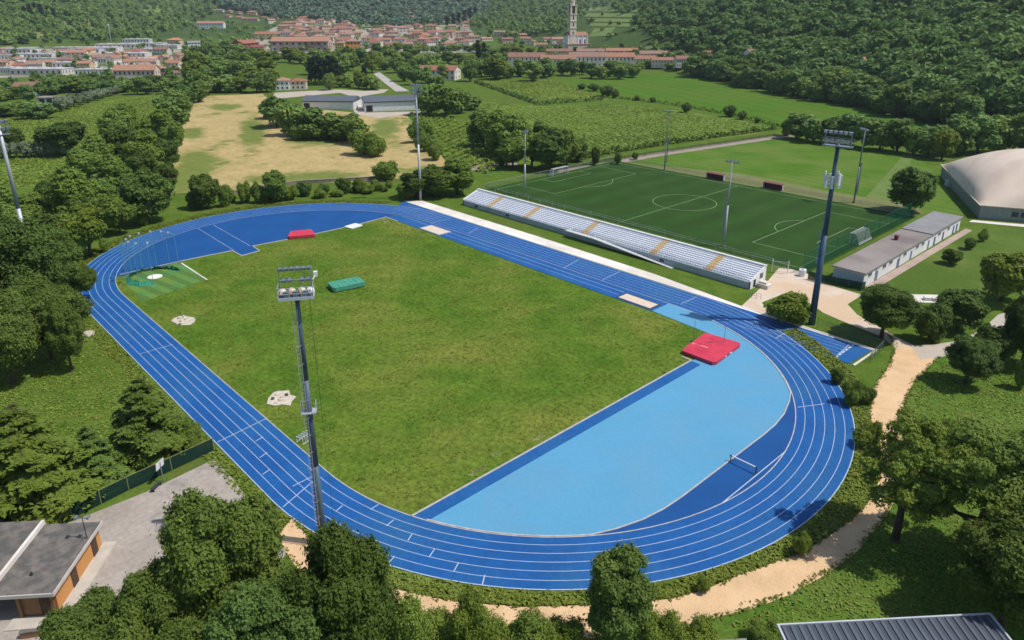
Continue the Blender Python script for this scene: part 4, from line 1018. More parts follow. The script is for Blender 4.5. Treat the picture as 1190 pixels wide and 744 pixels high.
p = G(82, 601); root = thing('lamp_post', 'short lamp post at the end of the green parking lot fence', 'lamp post', (p[0], p[1], 0))
b = MB(); b.tube((0, 0, 0), (0, 0, 2.6), .06); b.build('post', mat('yellow_post', (.3, .28, .1)), root)
b = MB(); b.box((0, .2, 2.65), (.25, .6, .18)); b.build('lamp_head', white, root)
# steps / rails in the gravel yard by the stand
p0 = np.array(G(868, 346)); p1 = np.array(G(884, 348)); d = p1-p0
root = thing('hand_rail', 'grey hand rail at the corner of the concrete strip below the grandstand end', 'hand rail', (p0[0], p0[1], .06), math.atan2(d[1], d[0]))
L_ = np.linalg.norm(d)
for i in range(4):
    b = MB(); b.tube((L_*i/3, 0, 0), (L_*i/3, 0, 1.1), .035, .035, 5); b.build('post', steel, root)
b = MB(); b.tube((0, 0, 1.1), (L_, 0, 1.1), .035, .035, 5); b.tube((0, 0, .6), (L_, 0, .6), .03, .03, 5); b.build('rail', steel, root)

# ------------------------------------------------------------------ summer haze in the air of the valley
m_h, n_h, out_h = nodes('summer_haze'); vs = n_h.nodes.new('ShaderNodeVolumeScatter'); vs.inputs['Color'].default_value = (.74, .88, 1.0, 1); vs.inputs['Density'].default_value = .00008; vs.inputs['Anisotropy'].default_value = .25
n_h.links.new(vs.outputs[0], out_h.inputs['Volume'])
b = MB(); b.box((-1400, 1500, 190), (6400, 6400, 400)); hz = b.build('haze', m_h); hz['kind'] = 'stuff'; hz['label'] = 'light summer haze hanging in the air of the valley'
scene.cycles.volume_bounces = 0
# ------------------------------------------------------------------ foliage
def ico(sub):
    bm = bmesh.new(); bmesh.ops.create_icosphere(bm, subdivisions=sub, radius=1.0)
    v = np.array([x.co[:] for x in bm.verts]); f = np.array([[q.index for q in p.verts] for p in bm.faces]); bm.free()
    return v, f
ICO1, ICO2 = ico(1), ico(2)
def unit(v): return v/(np.linalg.norm(v, axis=-1, keepdims=True)+1e-9)
def leaves(rng, P, N, size, aspect=1.6):
    """quads at points P facing N"""
    n = len(P); N = unit(N)
    a = unit(np.cross(N, unit(rng.normal(size=(n, 3))))); b = np.cross(N, a)
    l = size[:, None]*aspect**.5*.5; w_ = size[:, None]/aspect**.5*.5
    Q = np.stack([P-a*l, P-b*w_+N*.08*size[:, None], P+a*l, P+b*w_+N*.08*size[:, None]], 1)
    return Q.reshape(-1, 3), np.arange(4*n).reshape(n, 4)
def clump_crown(seed, n, leaf, clumps, W=8.0, Ht=10.0, base=.20, rmin=.26, rmax=.42, spread=.66, top=1.0, core=.80, icoset=None, flat=1.0):
    """a crown of leaf clumps: (verts, quads, tint, core verts, core tris)"""
    rng = np.random.default_rng(seed)
    R = W/2; zc = Ht*(base+1)/2; Rz = Ht*(1-base)/2
    C, r = [], []
    for i in range(clumps):
        for _ in range(30):
            d = unit(rng.normal(size=3)); d[2] = d[2]*.9+.12
            k = spread*rng.uniform(.75, 1.08) if i else 0.1
            c = np.array([d[0]*R*k, d[1]*R*k, zc+d[2]*Rz*k])
            tt = np.clip((c[2]-Ht*base)/(Ht*(1-base)), 0, 1)
            sc = 1-(1-top)*tt; c[:2] *= sc
            rr = R*rng.uniform(rmin, rmax)*(.75+.25*sc)
            if i == 0: rr = R*.5
            if all(np.linalg.norm(c-c2) > .45*(rr+r2)*.9 for c2, r2 in zip(C, r)): break
        C.append(c); r.append(rr)
    C = np.array(C); r = np.array(r)
    wts = r**2/np.sum(r**2); idx = rng.choice(clumps, size=int(n*1.7), p=wts)
    d = unit(rng.normal(size=(len(idx), 3))); d[:, 2] = np.where(rng.random(len(d)) < .55, np.abs(d[:, 2]), d[:, 2])
    bump_ = 1+.16*np.sin(d[:, 0]*5+idx)*np.cos(d[:, 1]*6+2*idx)+.10*np.sin(d[:, 2]*9+idx*3)
    P = C[idx]+d*(r[idx]*bump_*(rng.uniform(.78, 1.08, len(idx))+.30*rng.random(len(idx))**7))[:, None]*np.array([1, 1, flat*Rz/R if Rz < R else flat])
    dist = np.linalg.norm(P[:, None]-C[None], axis=2)/r[None]; dist[np.arange(len(idx)), idx] = 9
    keep = (dist.min(1) > .80); P, d, idx = P[keep][:n], d[keep][:n], idx[keep][:n]
    N = d*.75+np.array([0, 0, .38])+rng.normal(size=d.shape)*.42
    s_ = leaf*rng.uniform(.6, 1.35, len(P))
    V, F = leaves(rng, P, N, s_)
    ct = rng.random(clumps)
    tint = np.clip(.45*ct[idx]+.55*rng.random(len(P)), 0, 1)
    iv, fi = icoset or ICO2
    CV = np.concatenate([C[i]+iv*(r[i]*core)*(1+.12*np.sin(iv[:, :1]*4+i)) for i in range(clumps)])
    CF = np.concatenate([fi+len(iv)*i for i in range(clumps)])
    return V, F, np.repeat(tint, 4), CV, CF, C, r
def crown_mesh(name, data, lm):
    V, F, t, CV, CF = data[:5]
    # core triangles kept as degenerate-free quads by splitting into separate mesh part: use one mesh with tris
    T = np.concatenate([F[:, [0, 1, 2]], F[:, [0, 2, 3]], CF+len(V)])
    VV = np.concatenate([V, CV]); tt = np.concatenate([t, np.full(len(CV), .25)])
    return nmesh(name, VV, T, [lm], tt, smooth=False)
def trunk_mesh(name, seed, Ht, W, data, base=.25, r0=None, m=None, lean=0.0, forks=5):
    rng = random.Random(seed); b = MB(); r0 = r0 or Ht*.028
    C, r = data[5], data[6]; z1 = Ht*base
    p1 = (lean*z1, 0, z1)
    b.tube((0, 0, -.3), (0, 0, .25), r0*1.5, r0*1.08, 8); b.tube((0, 0, .25), p1, r0*1.08, r0*.82, 8)
    top = (lean*z1*1.5+rng.uniform(-.2, .2), rng.uniform(-.2, .2), Ht*.68); b.tube(p1, top, r0*.8, r0*.3, 7)
    order = sorted(range(len(C)), key=lambda i: C[i][2])[:forks+2]
    for i in order[:forks]:
        c = C[i]; z = z1*rng.uniform(.75, 1.15); st = (p1[0]*.9, p1[1], min(z, z1))
        mid = (st[0]*.4+c[0]*.6, c[1]*.6, st[2]*.55+c[2]*.45); b.tube(st, mid, r0*.5, r0*.33, 6); b.tube(mid, tuple(c), r0*.33, r0*.15, 6)
    return b.build_mesh(name, m or bark)
def _bm(s, name, m):
    me = bpy.data.meshes.new(name); me.from_pydata(s.v, [], s.f); me.materials.append(m); me.polygons.foreach_set('use_smooth', [True]*len(s.f)); me.update(); return me
MB.build_mesh = _bm

LM = {
 'dark':   leafmat('leaf_dark', (0.055, 0.106, 0.019), (0.142, 0.235, 0.040), trans=.34),
 'mid':    leafmat('leaf_mid', (0.093, 0.173, 0.025), (0.246, 0.365, 0.057), trans=.34),
 'nearmid': leafmat('leaf_near_mid', (0.058, 0.107, 0.016), (0.172, 0.255, 0.040), trans=.34),
 'light':  leafmat('leaf_light', (0.102, 0.173, 0.020), (0.237, 0.326, 0.049), trans=.34),
 'olive':  leafmat('leaf_olive', (0.142, 0.201, 0.112), (0.261, 0.327, 0.193)),
 'cedar':  leafmat('leaf_cedar', (.052, .100, .014), (.165, .250, .034), trans=.25),
 'cypress': leafmat('leaf_cypress', (.020, .044, .016), (.048, .088, .030), trans=.1),
 'far':    leafmat('leaf_far', (0.107, 0.205, 0.043), (0.278, 0.417, 0.093), trans=.34),
 'hazy':   leafmat('leaf_haze_tint', (0.107, 0.182, 0.119), (0.169, 0.261, 0.152), trans=.3),  # bluish tint paints distance haze into the leaves
 'robinia': leafmat('leaf_robinia', (0.103, 0.176, 0.023), (0.249, 0.350, 0.058), trans=.40),
 'fardark': leafmat('leaf_fardark', (0.074, 0.150, 0.033), (0.199, 0.331, 0.074), trans=.34),
}
TPL = {}
def template(key, seed, n, leaf, clumps, lm, tb=.22, forks=5, lean=0, tm=None, r0=None, **kw):
    W_, H_ = kw.get('W', 8.0), kw.get('Ht', 10.0)
    d = clump_crown(seed, n, leaf, clumps, **kw)
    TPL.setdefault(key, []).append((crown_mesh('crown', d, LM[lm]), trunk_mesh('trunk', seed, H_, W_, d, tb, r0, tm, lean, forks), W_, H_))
for s_ in range(3): template('near_dark', 10+s_, 60000, .185, 28, 'dark', base=.08, rmin=.22, rmax=.36, spread=.72)
for s_ in range(3): template('near_mid', 20+s_, 60000, .185, 28, 'nearmid', base=.08, rmin=.22, rmax=.36, spread=.72)
for s_ in range(2): template('near_robinia', 30+s_, 30000, .165, 44, 'robinia', base=.22, rmin=.10, rmax=.21, spread=.88, tb=.34, forks=8, r0=.30, core=.18, flat=.8)
for s_ in range(3): template('mid_dark', 40+s_, 13000, .37, 18, 'dark', base=.0, rmin=.26, rmax=.40)
for s_ in range(3): template('mid_mid', 50+s_, 13000, .37, 18, 'mid', base=.0, rmin=.26, rmax=.40)
for s_ in range(2): template('mid_light', 60+s_, 9000, .44, 17, 'light', base=.0, rmin=.26, rmax=.40)
for s_ in range(3): template('far_dark', 70+s_, 2600, .80, 13, 'fardark', base=-.05, rmin=.28, rmax=.44, icoset=ICO1)
for s_ in range(3): template('far_mid', 80+s_, 2600, .80, 13, 'far', base=-.05, rmin=.28, rmax=.44, icoset=ICO1)
for s_ in range(2): template('far_light', 90+s_, 2600, .80, 13, 'light', base=-.05, rmin=.28, rmax=.44, icoset=ICO1)
for s_ in range(3): template('bush', 100+s_, 3200, .42, 9, 'mid', W=8, Ht=6.5, base=-.12, rmin=.32, rmax=.48, spread=.55, tb=.1)
for s_ in range(2): template('bush_dark', 110+s_, 3200, .42, 9, 'dark', W=8, Ht=6.5, base=-.12, rmin=.32, rmax=.48, spread=.55, tb=.1)
for s_ in range(2): template('olive', 120+s_, 1500, .7, 8, 'olive', W=8, Ht=7, base=.05, rmin=.3, rmax=.46, spread=.6, tb=.15, icoset=ICO1)
for s_ in range(2): template('near_bush', 130+s_, 16000, .20, 13, 'light', W=8, Ht=7.0, base=-.10, rmin=.24, rmax=.42, spread=.68, tb=.1)
template('ivy_column', 140, 26000, .23, 16, 'nearmid', W=5, Ht=11, base=-.06, rmin=.42, rmax=.62, spread=.74, tb=.3, flat=.9)
for s_ in range(2):      # cypress: a tall narrow spindle
    d = clump_crown(150+s_, 1600, .75, 11, W=2.2, Ht=10, base=.02, rmin=.42, rmax=.62, spread=.80, top=.35, icoset=ICO1)
    TPL.setdefault('cypress', []).append((crown_mesh('crown', d, LM['cypress']), trunk_mesh('trunk', s_, 10, 2, d, .1), 2.4, 10))
def cedar(seed, n=26000):
    """layered conifer: whorls of drooping branch sprays around a straight stem"""
    rng = np.random.default_rng(seed); b = MB(); Ht = 12.0; b.tube((0, 0, -.3), (0, 0, Ht*.96), .34, .05, 8)
    P, N, S_ = [], [], []
    nb = 64
    for k in range(nb):
        t = (k+rng.uniform(0, 1))/nb; z = Ht*(.10+.86*t); L = 4.7*(1-t)**.75*rng.uniform(.65, 1.12)+.25; a = k*2.4+rng.uniform(-.4, .4)
        up = .20*(1-t)+.5*t*.5
        e = np.array([math.cos(a), math.sin(a), 0]); side = np.array([-math.sin(a), math.cos(a), 0])
        prev = np.array([0, 0, z])
        for q in np.linspace(.25, 1, 4):
            pt = np.array([0, 0, z])+e*L*q+np.array([0, 0, up*L*q-.42*L*q*q]); b.tube(tuple(prev), tuple(pt), .10*(1.1-q)+.02, .10*(1.02-q)+.015, 5, False); prev = pt
        m_ = int(n/nb*L/2.6)
        q = rng.random(m_)**.7; wd = .30*L*np.sin(np.clip(q, .05, 1)*PI*.80)+.10
        sd = rng.normal(size=m_)*.5*wd
        pt = np.array([0, 0, z])[None]+e[None]*(L*q*1.03)[:, None]+side[None]*sd[:, None]
        pt[:, 2] += up*L*q-.42*L*q*q-.5*np.abs(sd)*.7-rng.random(m_)*.22
        P.append(pt); N.append(np.array([0, 0, 1.0])[None]+e[None]*.35+rng.normal(size=(m_, 3))*.33); S_.append(rng.uniform(.18, .42, m_))
    P = np.concatenate(P); N = np.concatenate(N); S_ = np.concatenate(S_)
    V, F = leaves(rng, P, N, S_, 2.4)
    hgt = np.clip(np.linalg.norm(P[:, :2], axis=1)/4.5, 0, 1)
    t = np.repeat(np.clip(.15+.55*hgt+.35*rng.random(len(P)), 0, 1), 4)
    T = np.concatenate([F[:, [0, 1, 2]], F[:, [0, 2, 3]]])
    TPL.setdefault('cedar', []).append((nmesh('crown', V, T, [LM['cedar']], t), _bm(b, 'trunk', bark), 8.6, Ht))
cedar(5); cedar(6)
NAME = {'near_robinia': 'robinia_tree', 'cypress': 'cypress_tree', 'cedar': 'cedar_tree', 'olive': 'olive_tree', 'bush': 'bush', 'bush_dark': 'bush', 'near_bush': 'bush', 'ivy_column': 'ivy_tree'}
CAT = {'robinia_tree': 'tree', 'cypress_tree': 'cypress', 'cedar_tree': 'cedar', 'olive_tree': 'olive tree', 'bush': 'bush', 'ivy_tree': 'tree', 'tree': 'tree'}
NTREE = 0
def plant_at(P, w_, h_, kind, label, group=None, sink=0.0, rz=None):
    global NTREE; NTREE += 1
    nm = NAME.get(kind, 'tree'); cm, tm, W_, H_ = TPL[kind][NTREE % len(TPL[kind])]
    r = thing(nm, label, CAT[nm], (P[0], P[1], P[2]-sink), random.uniform(0, 2*PI) if rz is None else rz, group)
    r.scale = (w_/W_, w_/W_*random.uniform(.93, 1.07), h_/H_)
    link('crown', cm, r); link('trunk', tm, r)
    return r
def tree(px, py, top, wpx, kind, label, group=None, rz=None):
    """tree whose foot is seen at (px, py), whose crown reaches the row `top` and is wpx wide"""
    P = hit(px, py); z = depth(P); w_ = wpx*z/FPX
    lo, hi = 0.3, 60.0
    for _ in range(30):
        mid = (lo+hi)/2
        if proj((P[0], P[1], P[2]+mid))[1] > top: lo = mid
        else: hi = mid
    return plant_at(P, w_, lo, kind, label, group, rz=rz)

# --- trees close to the camera
near = [
 (277, 765, 577, 140, 'near_mid', 'tall leafy tree beside the parking lot, highest of the bottom group'),
 (404, 800, 622, 122, 'near_dark', 'broad dark leafy tree hiding the foot of the tall lamp mast'),
 (205, 800, 668, 120, 'near_mid', 'leafy tree at the bottom edge overhanging the lower parking lot'),
 (120, 810, 700, 110, 'near_mid', 'low spreading tree at the bottom edge beside the orange house'),
 (322, 850, 690, 130, 'near_dark', 'dark leafy tree at the bottom edge below the highest parking lot tree'),
 (255, 850, 712, 110, 'near_mid', 'cut off tree at the very bottom between the parking lot trees'),
 (462, 790, 690, 84, 'near_bush', 'light green bush at the bottom edge just right of the dark mast tree'),
 (508, 785, 719, 84, 'near_bush', 'low light green bush at the bottom edge in front of the gravel path'),
 (556, 785, 690, 70, 'near_bush', 'upright light green bush with a bare pole like stem at the bottom edge'),
 (606, 785, 722, 88, 'near_bush', 'low light green bush at the bottom edge left of the ivy column'),
 (652, 782, 722, 66, 'near_bush', 'small light bush on the path edge close beside the ivy column'),
 (715, 768, 641, 66, 'ivy_column', 'tall column shaped ivy covered tree rising in front of the near bend'),
 (764, 780, 712, 58, 'near_bush', 'ragged sapling bush right of the ivy column on the path edge'),
 (800, 778, 718, 66, 'near_bush', 'low bush between the ivy column and the solar panel table'),
 (887, 752, 722, 46, 'near_bush', 'trimmed light bush beside the end of the ribbed metal roof'),
 (1040, 628, 486, 122, 'near_robinia', 'feathery light tree leaning over the gravel path beside the near bend'),
 (1128, 655, 500, 150, 'near_robinia', 'wide feathery tree with forked dark trunk on the lower lawn'),
 (1190, 660, 520, 110, 'near_robinia', 'feathery tree cut by the picture edge beside the wide forked tree'),
 (1160, 735, 610, 130, 'near_mid', 'dense round tree directly behind the ribbed metal roof'),
 (1215, 720, 560, 110, 'near_dark', 'dark tree at the picture edge above the ribbed metal roof'),
 (1090, 560, 490, 60, 'near_bush', 'bushy undergrowth tree behind the two feathery trees'),
 (42, 588, 466, 150, 'cedar', 'big drooping yellow green cedar behind the orange house'),
 (176, 526, 436, 104, 'cedar', 'yellow green cedar with a bare upper stem beside the screened fence'),
 (112, 560, 492, 70, 'cedar', 'small cedar squeezed between the two larger cedars'),
 (-25, 570, 480, 110, 'cedar', 'cedar cut by the picture edge behind the big drooping cedar'),
 (222, 524, 490, 34, 'near_bush', 'light green bush at the foot of the cedar by the white board'),
 (16, 447, 336, 82, 'near_mid', 'tall narrow leafy tree at the picture edge above the cedars'),
 (84, 432, 345, 46, 'near_mid', 'slender leaning tree standing alone on the grass by the far bend'),
 (62, 418, 322, 90, 'near_mid', 'round leafy tree behind the slender leaning tree'),
 (30, 395, 250, 120, 'near_dark', 'huge dark tree at the picture edge overlooking the far bend'),
 (66, 360, 264, 78, 'near_dark', 'dark spreading tree whose branches reach over the far bend'),
 (94, 350, 306, 38, 'near_dark', 'low dark branchy tree touching the outer lane of the far bend'),
 (-12, 350, 232, 80, 'near_dark', 'dark tree at the picture edge under the cut off lamp mast'),
 (1024, 393, 331, 66, 'near_dark', 'round dark tree beside the start chute and the gravel path'),
 (915, 374, 339, 56, 'bush', 'dense green bush between the concrete strip and the blue mast'),
 (1079, 396, 352, 42, 'bush_dark', 'dark bushy tree just right of the round dark tree at the path fork'),
 (1112, 384, 333, 56, 'mid_dark', 'grey green bushy tree between the path fork and the lawn'),
 (1163, 350, 288, 66, 'mid_light', 'loose light green tree on the far side of the lawn by the picture edge'),
 (1187, 425, 348, 60, 'near_dark', 'very dark tree at the picture edge above the lower lawn'),
 (1122, 446, 391, 56, 'near_dark', 'dark round tree on the lower lawn with a shadow at its foot'),
 (1152, 424, 376, 46, 'mid_dark', 'mid green tree between the dark round tree and the picture edge'),
 (1185, 452, 415, 18, 'bush', 'small young bush on the lower lawn under the very dark tree'),
 (1105, 307, 288, 24, 'mid_dark', 'small round garden tree with a clear shadow on the lawn'),
 (1126, 290, 276, 15, 'bush_dark', 'middle one of the three small garden trees on the lawn'),
 (1141, 281, 266, 13, 'bush', 'smallest and farthest of the three small garden trees on the lawn'),
 (1056, 247, 190, 58, 'mid_dark', 'large lone round tree with its shadow at the pitch corner'),
 (930, 645, 618, 22, 'near_bush', 'small rounded bush on the grass bank below the near bend'),
 (816, 688, 672, 16, 'near_bush', 'tiny bush on the grass bank near the ivy column'),
 (988, 470, 440, 26, 'near_bush', 'scruffy bush on the bank just outside the near bend below the chute'),
 (972, 446, 428, 18, 'bush_dark', 'low bush in the corner between the start chute and the bend'),
 (1006, 470, 447, 20, 'bush_dark', 'dark low bush between the outer lane and the gravel path'),
 (1010, 520, 488, 26, 'near_bush', 'ragged bush on the bank beside the outer lane under the feathery tree'),
]
for a in near: tree(*a)
# --- the belt of trees left of the straw field
belt = [(75, 166, 137, 62, 'mid_dark'), (15, 168, 147, 32, 'mid_dark'), (92, 250, 196, 66, 'mid_mid'), (40, 256, 222, 56, 'mid_mid'), (106, 284, 236, 58, 'mid_mid'), (142, 168, 128, 46, 'mid_mid'),
 (172, 188, 148, 56, 'mid_mid'), (186, 160, 124, 42, 'mid_mid'), (208, 142, 102, 40, 'far_mid'), (196, 128, 108, 32, 'far_mid'), (216, 118, 98, 28, 'far_dark'), (172, 243, 192, 68, 'mid_dark'), (140, 222, 184, 54, 'mid_mid'),
 (104, 200, 170, 42, 'mid_mid'), (118, 190, 158, 44, 'mid_mid'), (60, 292, 240, 62, 'mid_dark'), (20, 275, 232, 54, 'mid_mid'), (150, 150, 122, 36, 'mid_mid'), (122, 240, 206, 50, 'mid_mid'), (195, 190, 158, 36, 'mid_dark'), (108, 262, 228, 44, 'mid_dark'),
 (150, 185, 140, 44, 'mid_dark'), (66, 240, 208, 46, 'mid_dark'), (8, 246, 218, 44, 'mid_mid'), (85, 290, 246, 50, 'mid_mid'), (140, 262, 226, 44, 'mid_mid'), (196, 214, 186, 32, 'mid_dark'), (168, 208, 172, 40, 'mid_dark'), (205, 170, 140, 28, 'mid_mid'), (232, 112, 92, 30, 'far_mid')]
for a in belt: tree(a[0], a[1]+.24*a[3], a[2], a[3]*.92, a[4], 'rounded leafy tree in the dense belt beside the straw field and vineyard', 'trees of the belt beside the straw field')
# --- bushes and low trees along the outside of the far bend
row = [(242, 242, 198, 36, 'mid_dark'), (225, 243, 222, 18, 'bush_dark'), (264, 240, 214, 20, 'bush'), (285, 236, 208, 17, 'bush'), (300, 236, 212, 16, 'bush'), (321, 235, 199, 32, 'mid_mid'), (338, 232, 214, 18, 'bush'), (355, 228, 210, 20, 'bush_dark'), (377, 226, 212, 15, 'bush_dark'),
 (400, 225, 206, 20, 'bush_dark'), (418, 224, 207, 18, 'bush'), (436, 222, 208, 14, 'bush'), (448, 209, 184, 34, 'bush'), (485, 230, 196, 38, 'mid_dark'), (508, 229, 190, 46, 'mid_dark'), (532, 226, 182, 48, 'mid_mid'), (472, 231, 210, 26, 'bush_dark'), (122, 293, 276, 14, 'bush'), (167, 262, 248, 13, 'bush'), (583, 194, 182, 10, 'bush_dark'), (497, 222, 194, 34, 'mid_dark')]
for a in row: tree(*a, 'low tree or bush in the hedge line just outside the far bend', 'hedge line outside the far bend')
wl_ = [np.array(G(*q)) for q in ((256, 229), (300, 221), (345, 214), (400, 211), (450, 208))]
bw = thing('boundary_wall', 'low brownish boundary wall behind the hedge line at the straw field', 'wall', (wl_[0][0], wl_[0][1], 0))
mb_ = MB(); mc_ = MB()
for q0, q1 in zip(wl_[:-1], wl_[1:]):
    d = q1-q0; L_ = np.linalg.norm(d); m_ = (q0+q1)/2-wl_[0]; mb_.box((m_[0], m_[1], .55), (L_+.1, .35, 1.1), math.atan2(d[1], d[0])); mc_.box((m_[0], m_[1], 1.14), (L_+.2, .5, .08), math.atan2(d[1], d[0]))
mb_.build('masonry', mat('old_masonry', (.27, .225, .185), (.20, .17, .14), .4, rough=.95, grain=.2), bw); mc_.build('coping', mat('worn_coping', (.36, .32, .28), (.30, .27, .23), .5), bw)
rs_ = random.Random(31)
for k in range(30):
    t = rs_.random(); x = 222+t*232; y = 241-t*20+rs_.uniform(-4, 3); h_ = rs_.uniform(4, 11)
    tree(x, y, y-h_, h_*rs_.uniform(.8, 1.7), rs_.choice(['bush', 'bush_dark', 'near_bush']), 'low wild shrub among the hedge line just outside the far bend', 'wild shrubs outside the far bend')
# --- copse in the middle of the straw field
for a in [(322, 148, 111, 38, 'far_dark'), (342, 158, 117, 42, 'far_mid'), (365, 161, 126, 44, 'far_dark'), (385, 158, 128, 40, 'far_mid'), (402, 163, 132, 40, 'far_dark'), (414, 168, 136, 34, 'far_mid'), (352, 162, 140, 32, 'bush'), (375, 162, 146, 30, 'bush'), (395, 162, 148, 26, 'bush'), (424, 180, 148, 36, 'bush'), (436, 182, 156, 30, 'bush'), (316, 138, 116, 26, 'far_dark'), (408, 154, 132, 28, 'far_dark'), (336, 144, 114, 30, 'far_dark')]:
    tree(*a, 'dense round tree or bush in the copse standing in the straw field', 'copse in the straw field')
# --- trees between the sheds, the scrub meadow and the pitch
for a in [(498, 134, 96, 34, 'far_mid'), (518, 136, 98, 38, 'far_dark'), (535, 132, 100, 30, 'far_mid'), (508, 122, 88, 28, 'far_dark'), (548, 128, 108, 24, 'far_mid'), (562, 172, 132, 42, 'far_dark'), (582, 180, 130, 48, 'mid_mid'), (600, 186, 130, 46, 'mid_mid'), (618, 196, 152, 44, 'mid_mid'), (640, 198, 146, 46, 'mid_dark'), (658, 194, 148, 40, 'mid_mid'), (596, 196, 160, 38, 'mid_mid'), (570, 160, 134, 32, 'far_dark'), (628, 176, 138, 34, 'mid_mid'), (484, 166, 138, 22, 'bush'), (495, 160, 136, 20, 'bush'), (492, 176, 152, 24, 'bush'), (506, 186, 164, 22, 'bush'), (672, 188, 160, 24, 'mid_dark'), (556, 146, 124, 24, 'far_mid'), (646, 184, 146, 34, 'mid_mid')]:
    tree(*a, 'leafy tree in the group between the sheds, the vineyard and the football pitch', 'trees between the sheds and the pitch')
# --- row behind the practice field
for a in [(925, 162, 132, 34, 'far_dark'), (945, 165, 130, 36, 'far_mid'), (965, 167, 134, 34, 'far_dark'), (985, 169, 132, 34, 'far_dark'), (1003, 172, 136, 34, 'far_dark'), (1022, 175, 136, 36, 'far_dark'), (1042, 177, 138, 36, 'far_dark'), (1060, 180, 140, 34, 'far_mid'), (1078, 182, 142, 34, 'far_dark'), (1094, 186, 146, 30, 'mid_light'), (1112, 180, 134, 42, 'far_dark'), (1135, 178, 130, 44, 'far_dark'), (1160, 178, 132, 44, 'far_mid'), (1184, 180, 130, 46, 'far_dark'), (1205, 184, 132, 46, 'far_dark'), (914, 158, 138, 18, 'bush_dark')]:
    tree(*a, 'dark round tree in the row between the practice field and the hay field', 'tree row behind the practice field')
for px, py, t_, w_ in [(797, 131, 118, 13), (847, 136, 122, 16), (862, 139, 128, 12), (880, 143, 136, 9), (758, 119, 112, 9), (740, 117, 111, 8)]: tree(px, py, t_, w_, 'bush_dark', 'small dark bush standing alone on the boundary of the hay field', 'bushes along the hay field boundary')
for px, py, t_, w_ in [(690, 106, 96, 16), (704, 112, 99, 18), (714, 114, 103, 12), (676, 104, 97, 12)]: tree(px, py, t_, w_, 'bush_dark', 'dark bush in the little group between the upper vineyard and the hay field', 'bushes at the upper vineyard')
for px, py, t_, w_ in [(718, 191, 176, 10), (692, 192, 170, 12), (738, 186, 176, 8)]: tree(px, py, t_, w_, 'bush_dark', 'small dark tree on the stony lane above the football pitch', 'small trees along the stony lane')
# --- cypresses by the villa
for px, w_, t_ in ((362, 8, 64), (367, 9, 62), (372, 9, 60), (377, 9, 64), (383, 9, 60), (389, 9, 62), (393, 8, 66), (424, 9, 74)): tree(px, 99, t_, w_, 'cypress', 'dark cypress in the tight clump beside the pale villa', 'cypress clump beside the villa')
for px, py, t_, w_, l in ((556, 76, 43, 7, 'taller'), (563, 76, 47, 6, 'shorter')): tree(px, py, t_, w_, 'cypress', l+' dark cypress of the pair standing before the old town', None)
# --- green belt between the fields and the town
def band_trees(px_list, label, group, kinds, seed=3):
    rnd = random.Random(seed)
    for (x, y, t_, w_) in px_list:
        if 318 < x < 360 and y > 78: continue
        tree(x, y, t_, w_, rnd.choice(kinds), label, group)
bl = []
rnd = random.Random(5)
for (xa, xb, y, hgt, step, wv) in ((232, 330, 110, 26, 15, 30), (226, 325, 98, 26, 17, 30), (232, 320, 86, 24, 19, 28), (236, 300, 74, 20, 19, 24), (330, 420, 84, 22, 15, 24), (300, 470, 74, 18, 16, 22), (385, 445, 104, 20, 11, 20), (432, 500, 82, 22, 13, 22), (470, 520, 96, 22, 14, 20), (485, 690, 76, 16, 15, 18), (545, 640, 92, 24, 13, 24), (640, 742, 90, 20, 12, 20), (250, 300, 62, 14, 14, 18), (560, 640, 64, 12, 14, 15), (440, 560, 62, 12, 12, 16), (745, 830, 82, 12, 12, 13)):
    x = xa
    while x < xb:
        bl.append((x+rnd.uniform(-3, 3), y+rnd.uniform(-3, 3), y-hgt*rnd.uniform(.75, 1.15), wv*rnd.uniform(.8, 1.2))); x += step*rnd.uniform(.8, 1.2)
band_trees(bl, 'round green tree in the wooded belt between the fields and the old town', 'wooded belt before the old town', ['far_dark', 'far_mid', 'far_mid', 'far_light'])
tl = []
for (xa, xb, y, hgt, step, wv) in ((-10, 62, 138, 22, 13, 24), (0, 50, 116, 18, 14, 20), (60, 112, 108, 22, 12, 24), (110, 215, 108, 18, 12, 20), (60, 215, 100, 14, 17, 18)):
    x = xa
    while x < xb:
        tl.append((x+rnd.uniform(-3, 3), y+rnd.uniform(-3, 3), y-hgt*rnd.uniform(.75, 1.15), wv*rnd.uniform(.8, 1.2))); x += step*rnd.uniform(.8, 1.2)
band_trees(tl, 'round green tree in the strip between the vineyard and the industrial roofs', 'trees below the industrial roofs', ['far_dark', 'far_mid', 'far_dark'])
for i in range(9): tree(70+i*8.0, 130-i*2.6, 110-i*1.6+2, 18, 'olive', 'grey green olive tree in the upper olive row above the vineyard', 'upper olive row')
for i in range(10): tree(4+i*8.2, 184-i*.3, 164, 20, 'olive', 'grey green olive tree in the lower olive row inside the vineyard', 'lower olive row')

# ------------------------------------------------------------------ hillside woods
def scatter(poly, sx, sy, seed, jit=.5):
    rng = np.random.default_rng(seed); poly = np.array(poly, float)
    x0, y0 = poly.min(0); x1, y1 = poly.max(0); pts = []
    y = y0; row_ = 0
    while y <= y1:
        xs = np.arange(x0+(row_ % 2)*sx/2, x1, sx); pts.append(np.stack([xs, np.full(len(xs), y)], 1)); y += sy; row_ += 1
    P = np.concatenate(pts); P = P+rng.uniform(-jit, jit, P.shape)*np.array([sx, sy])
    return P[inpoly(P, poly)]
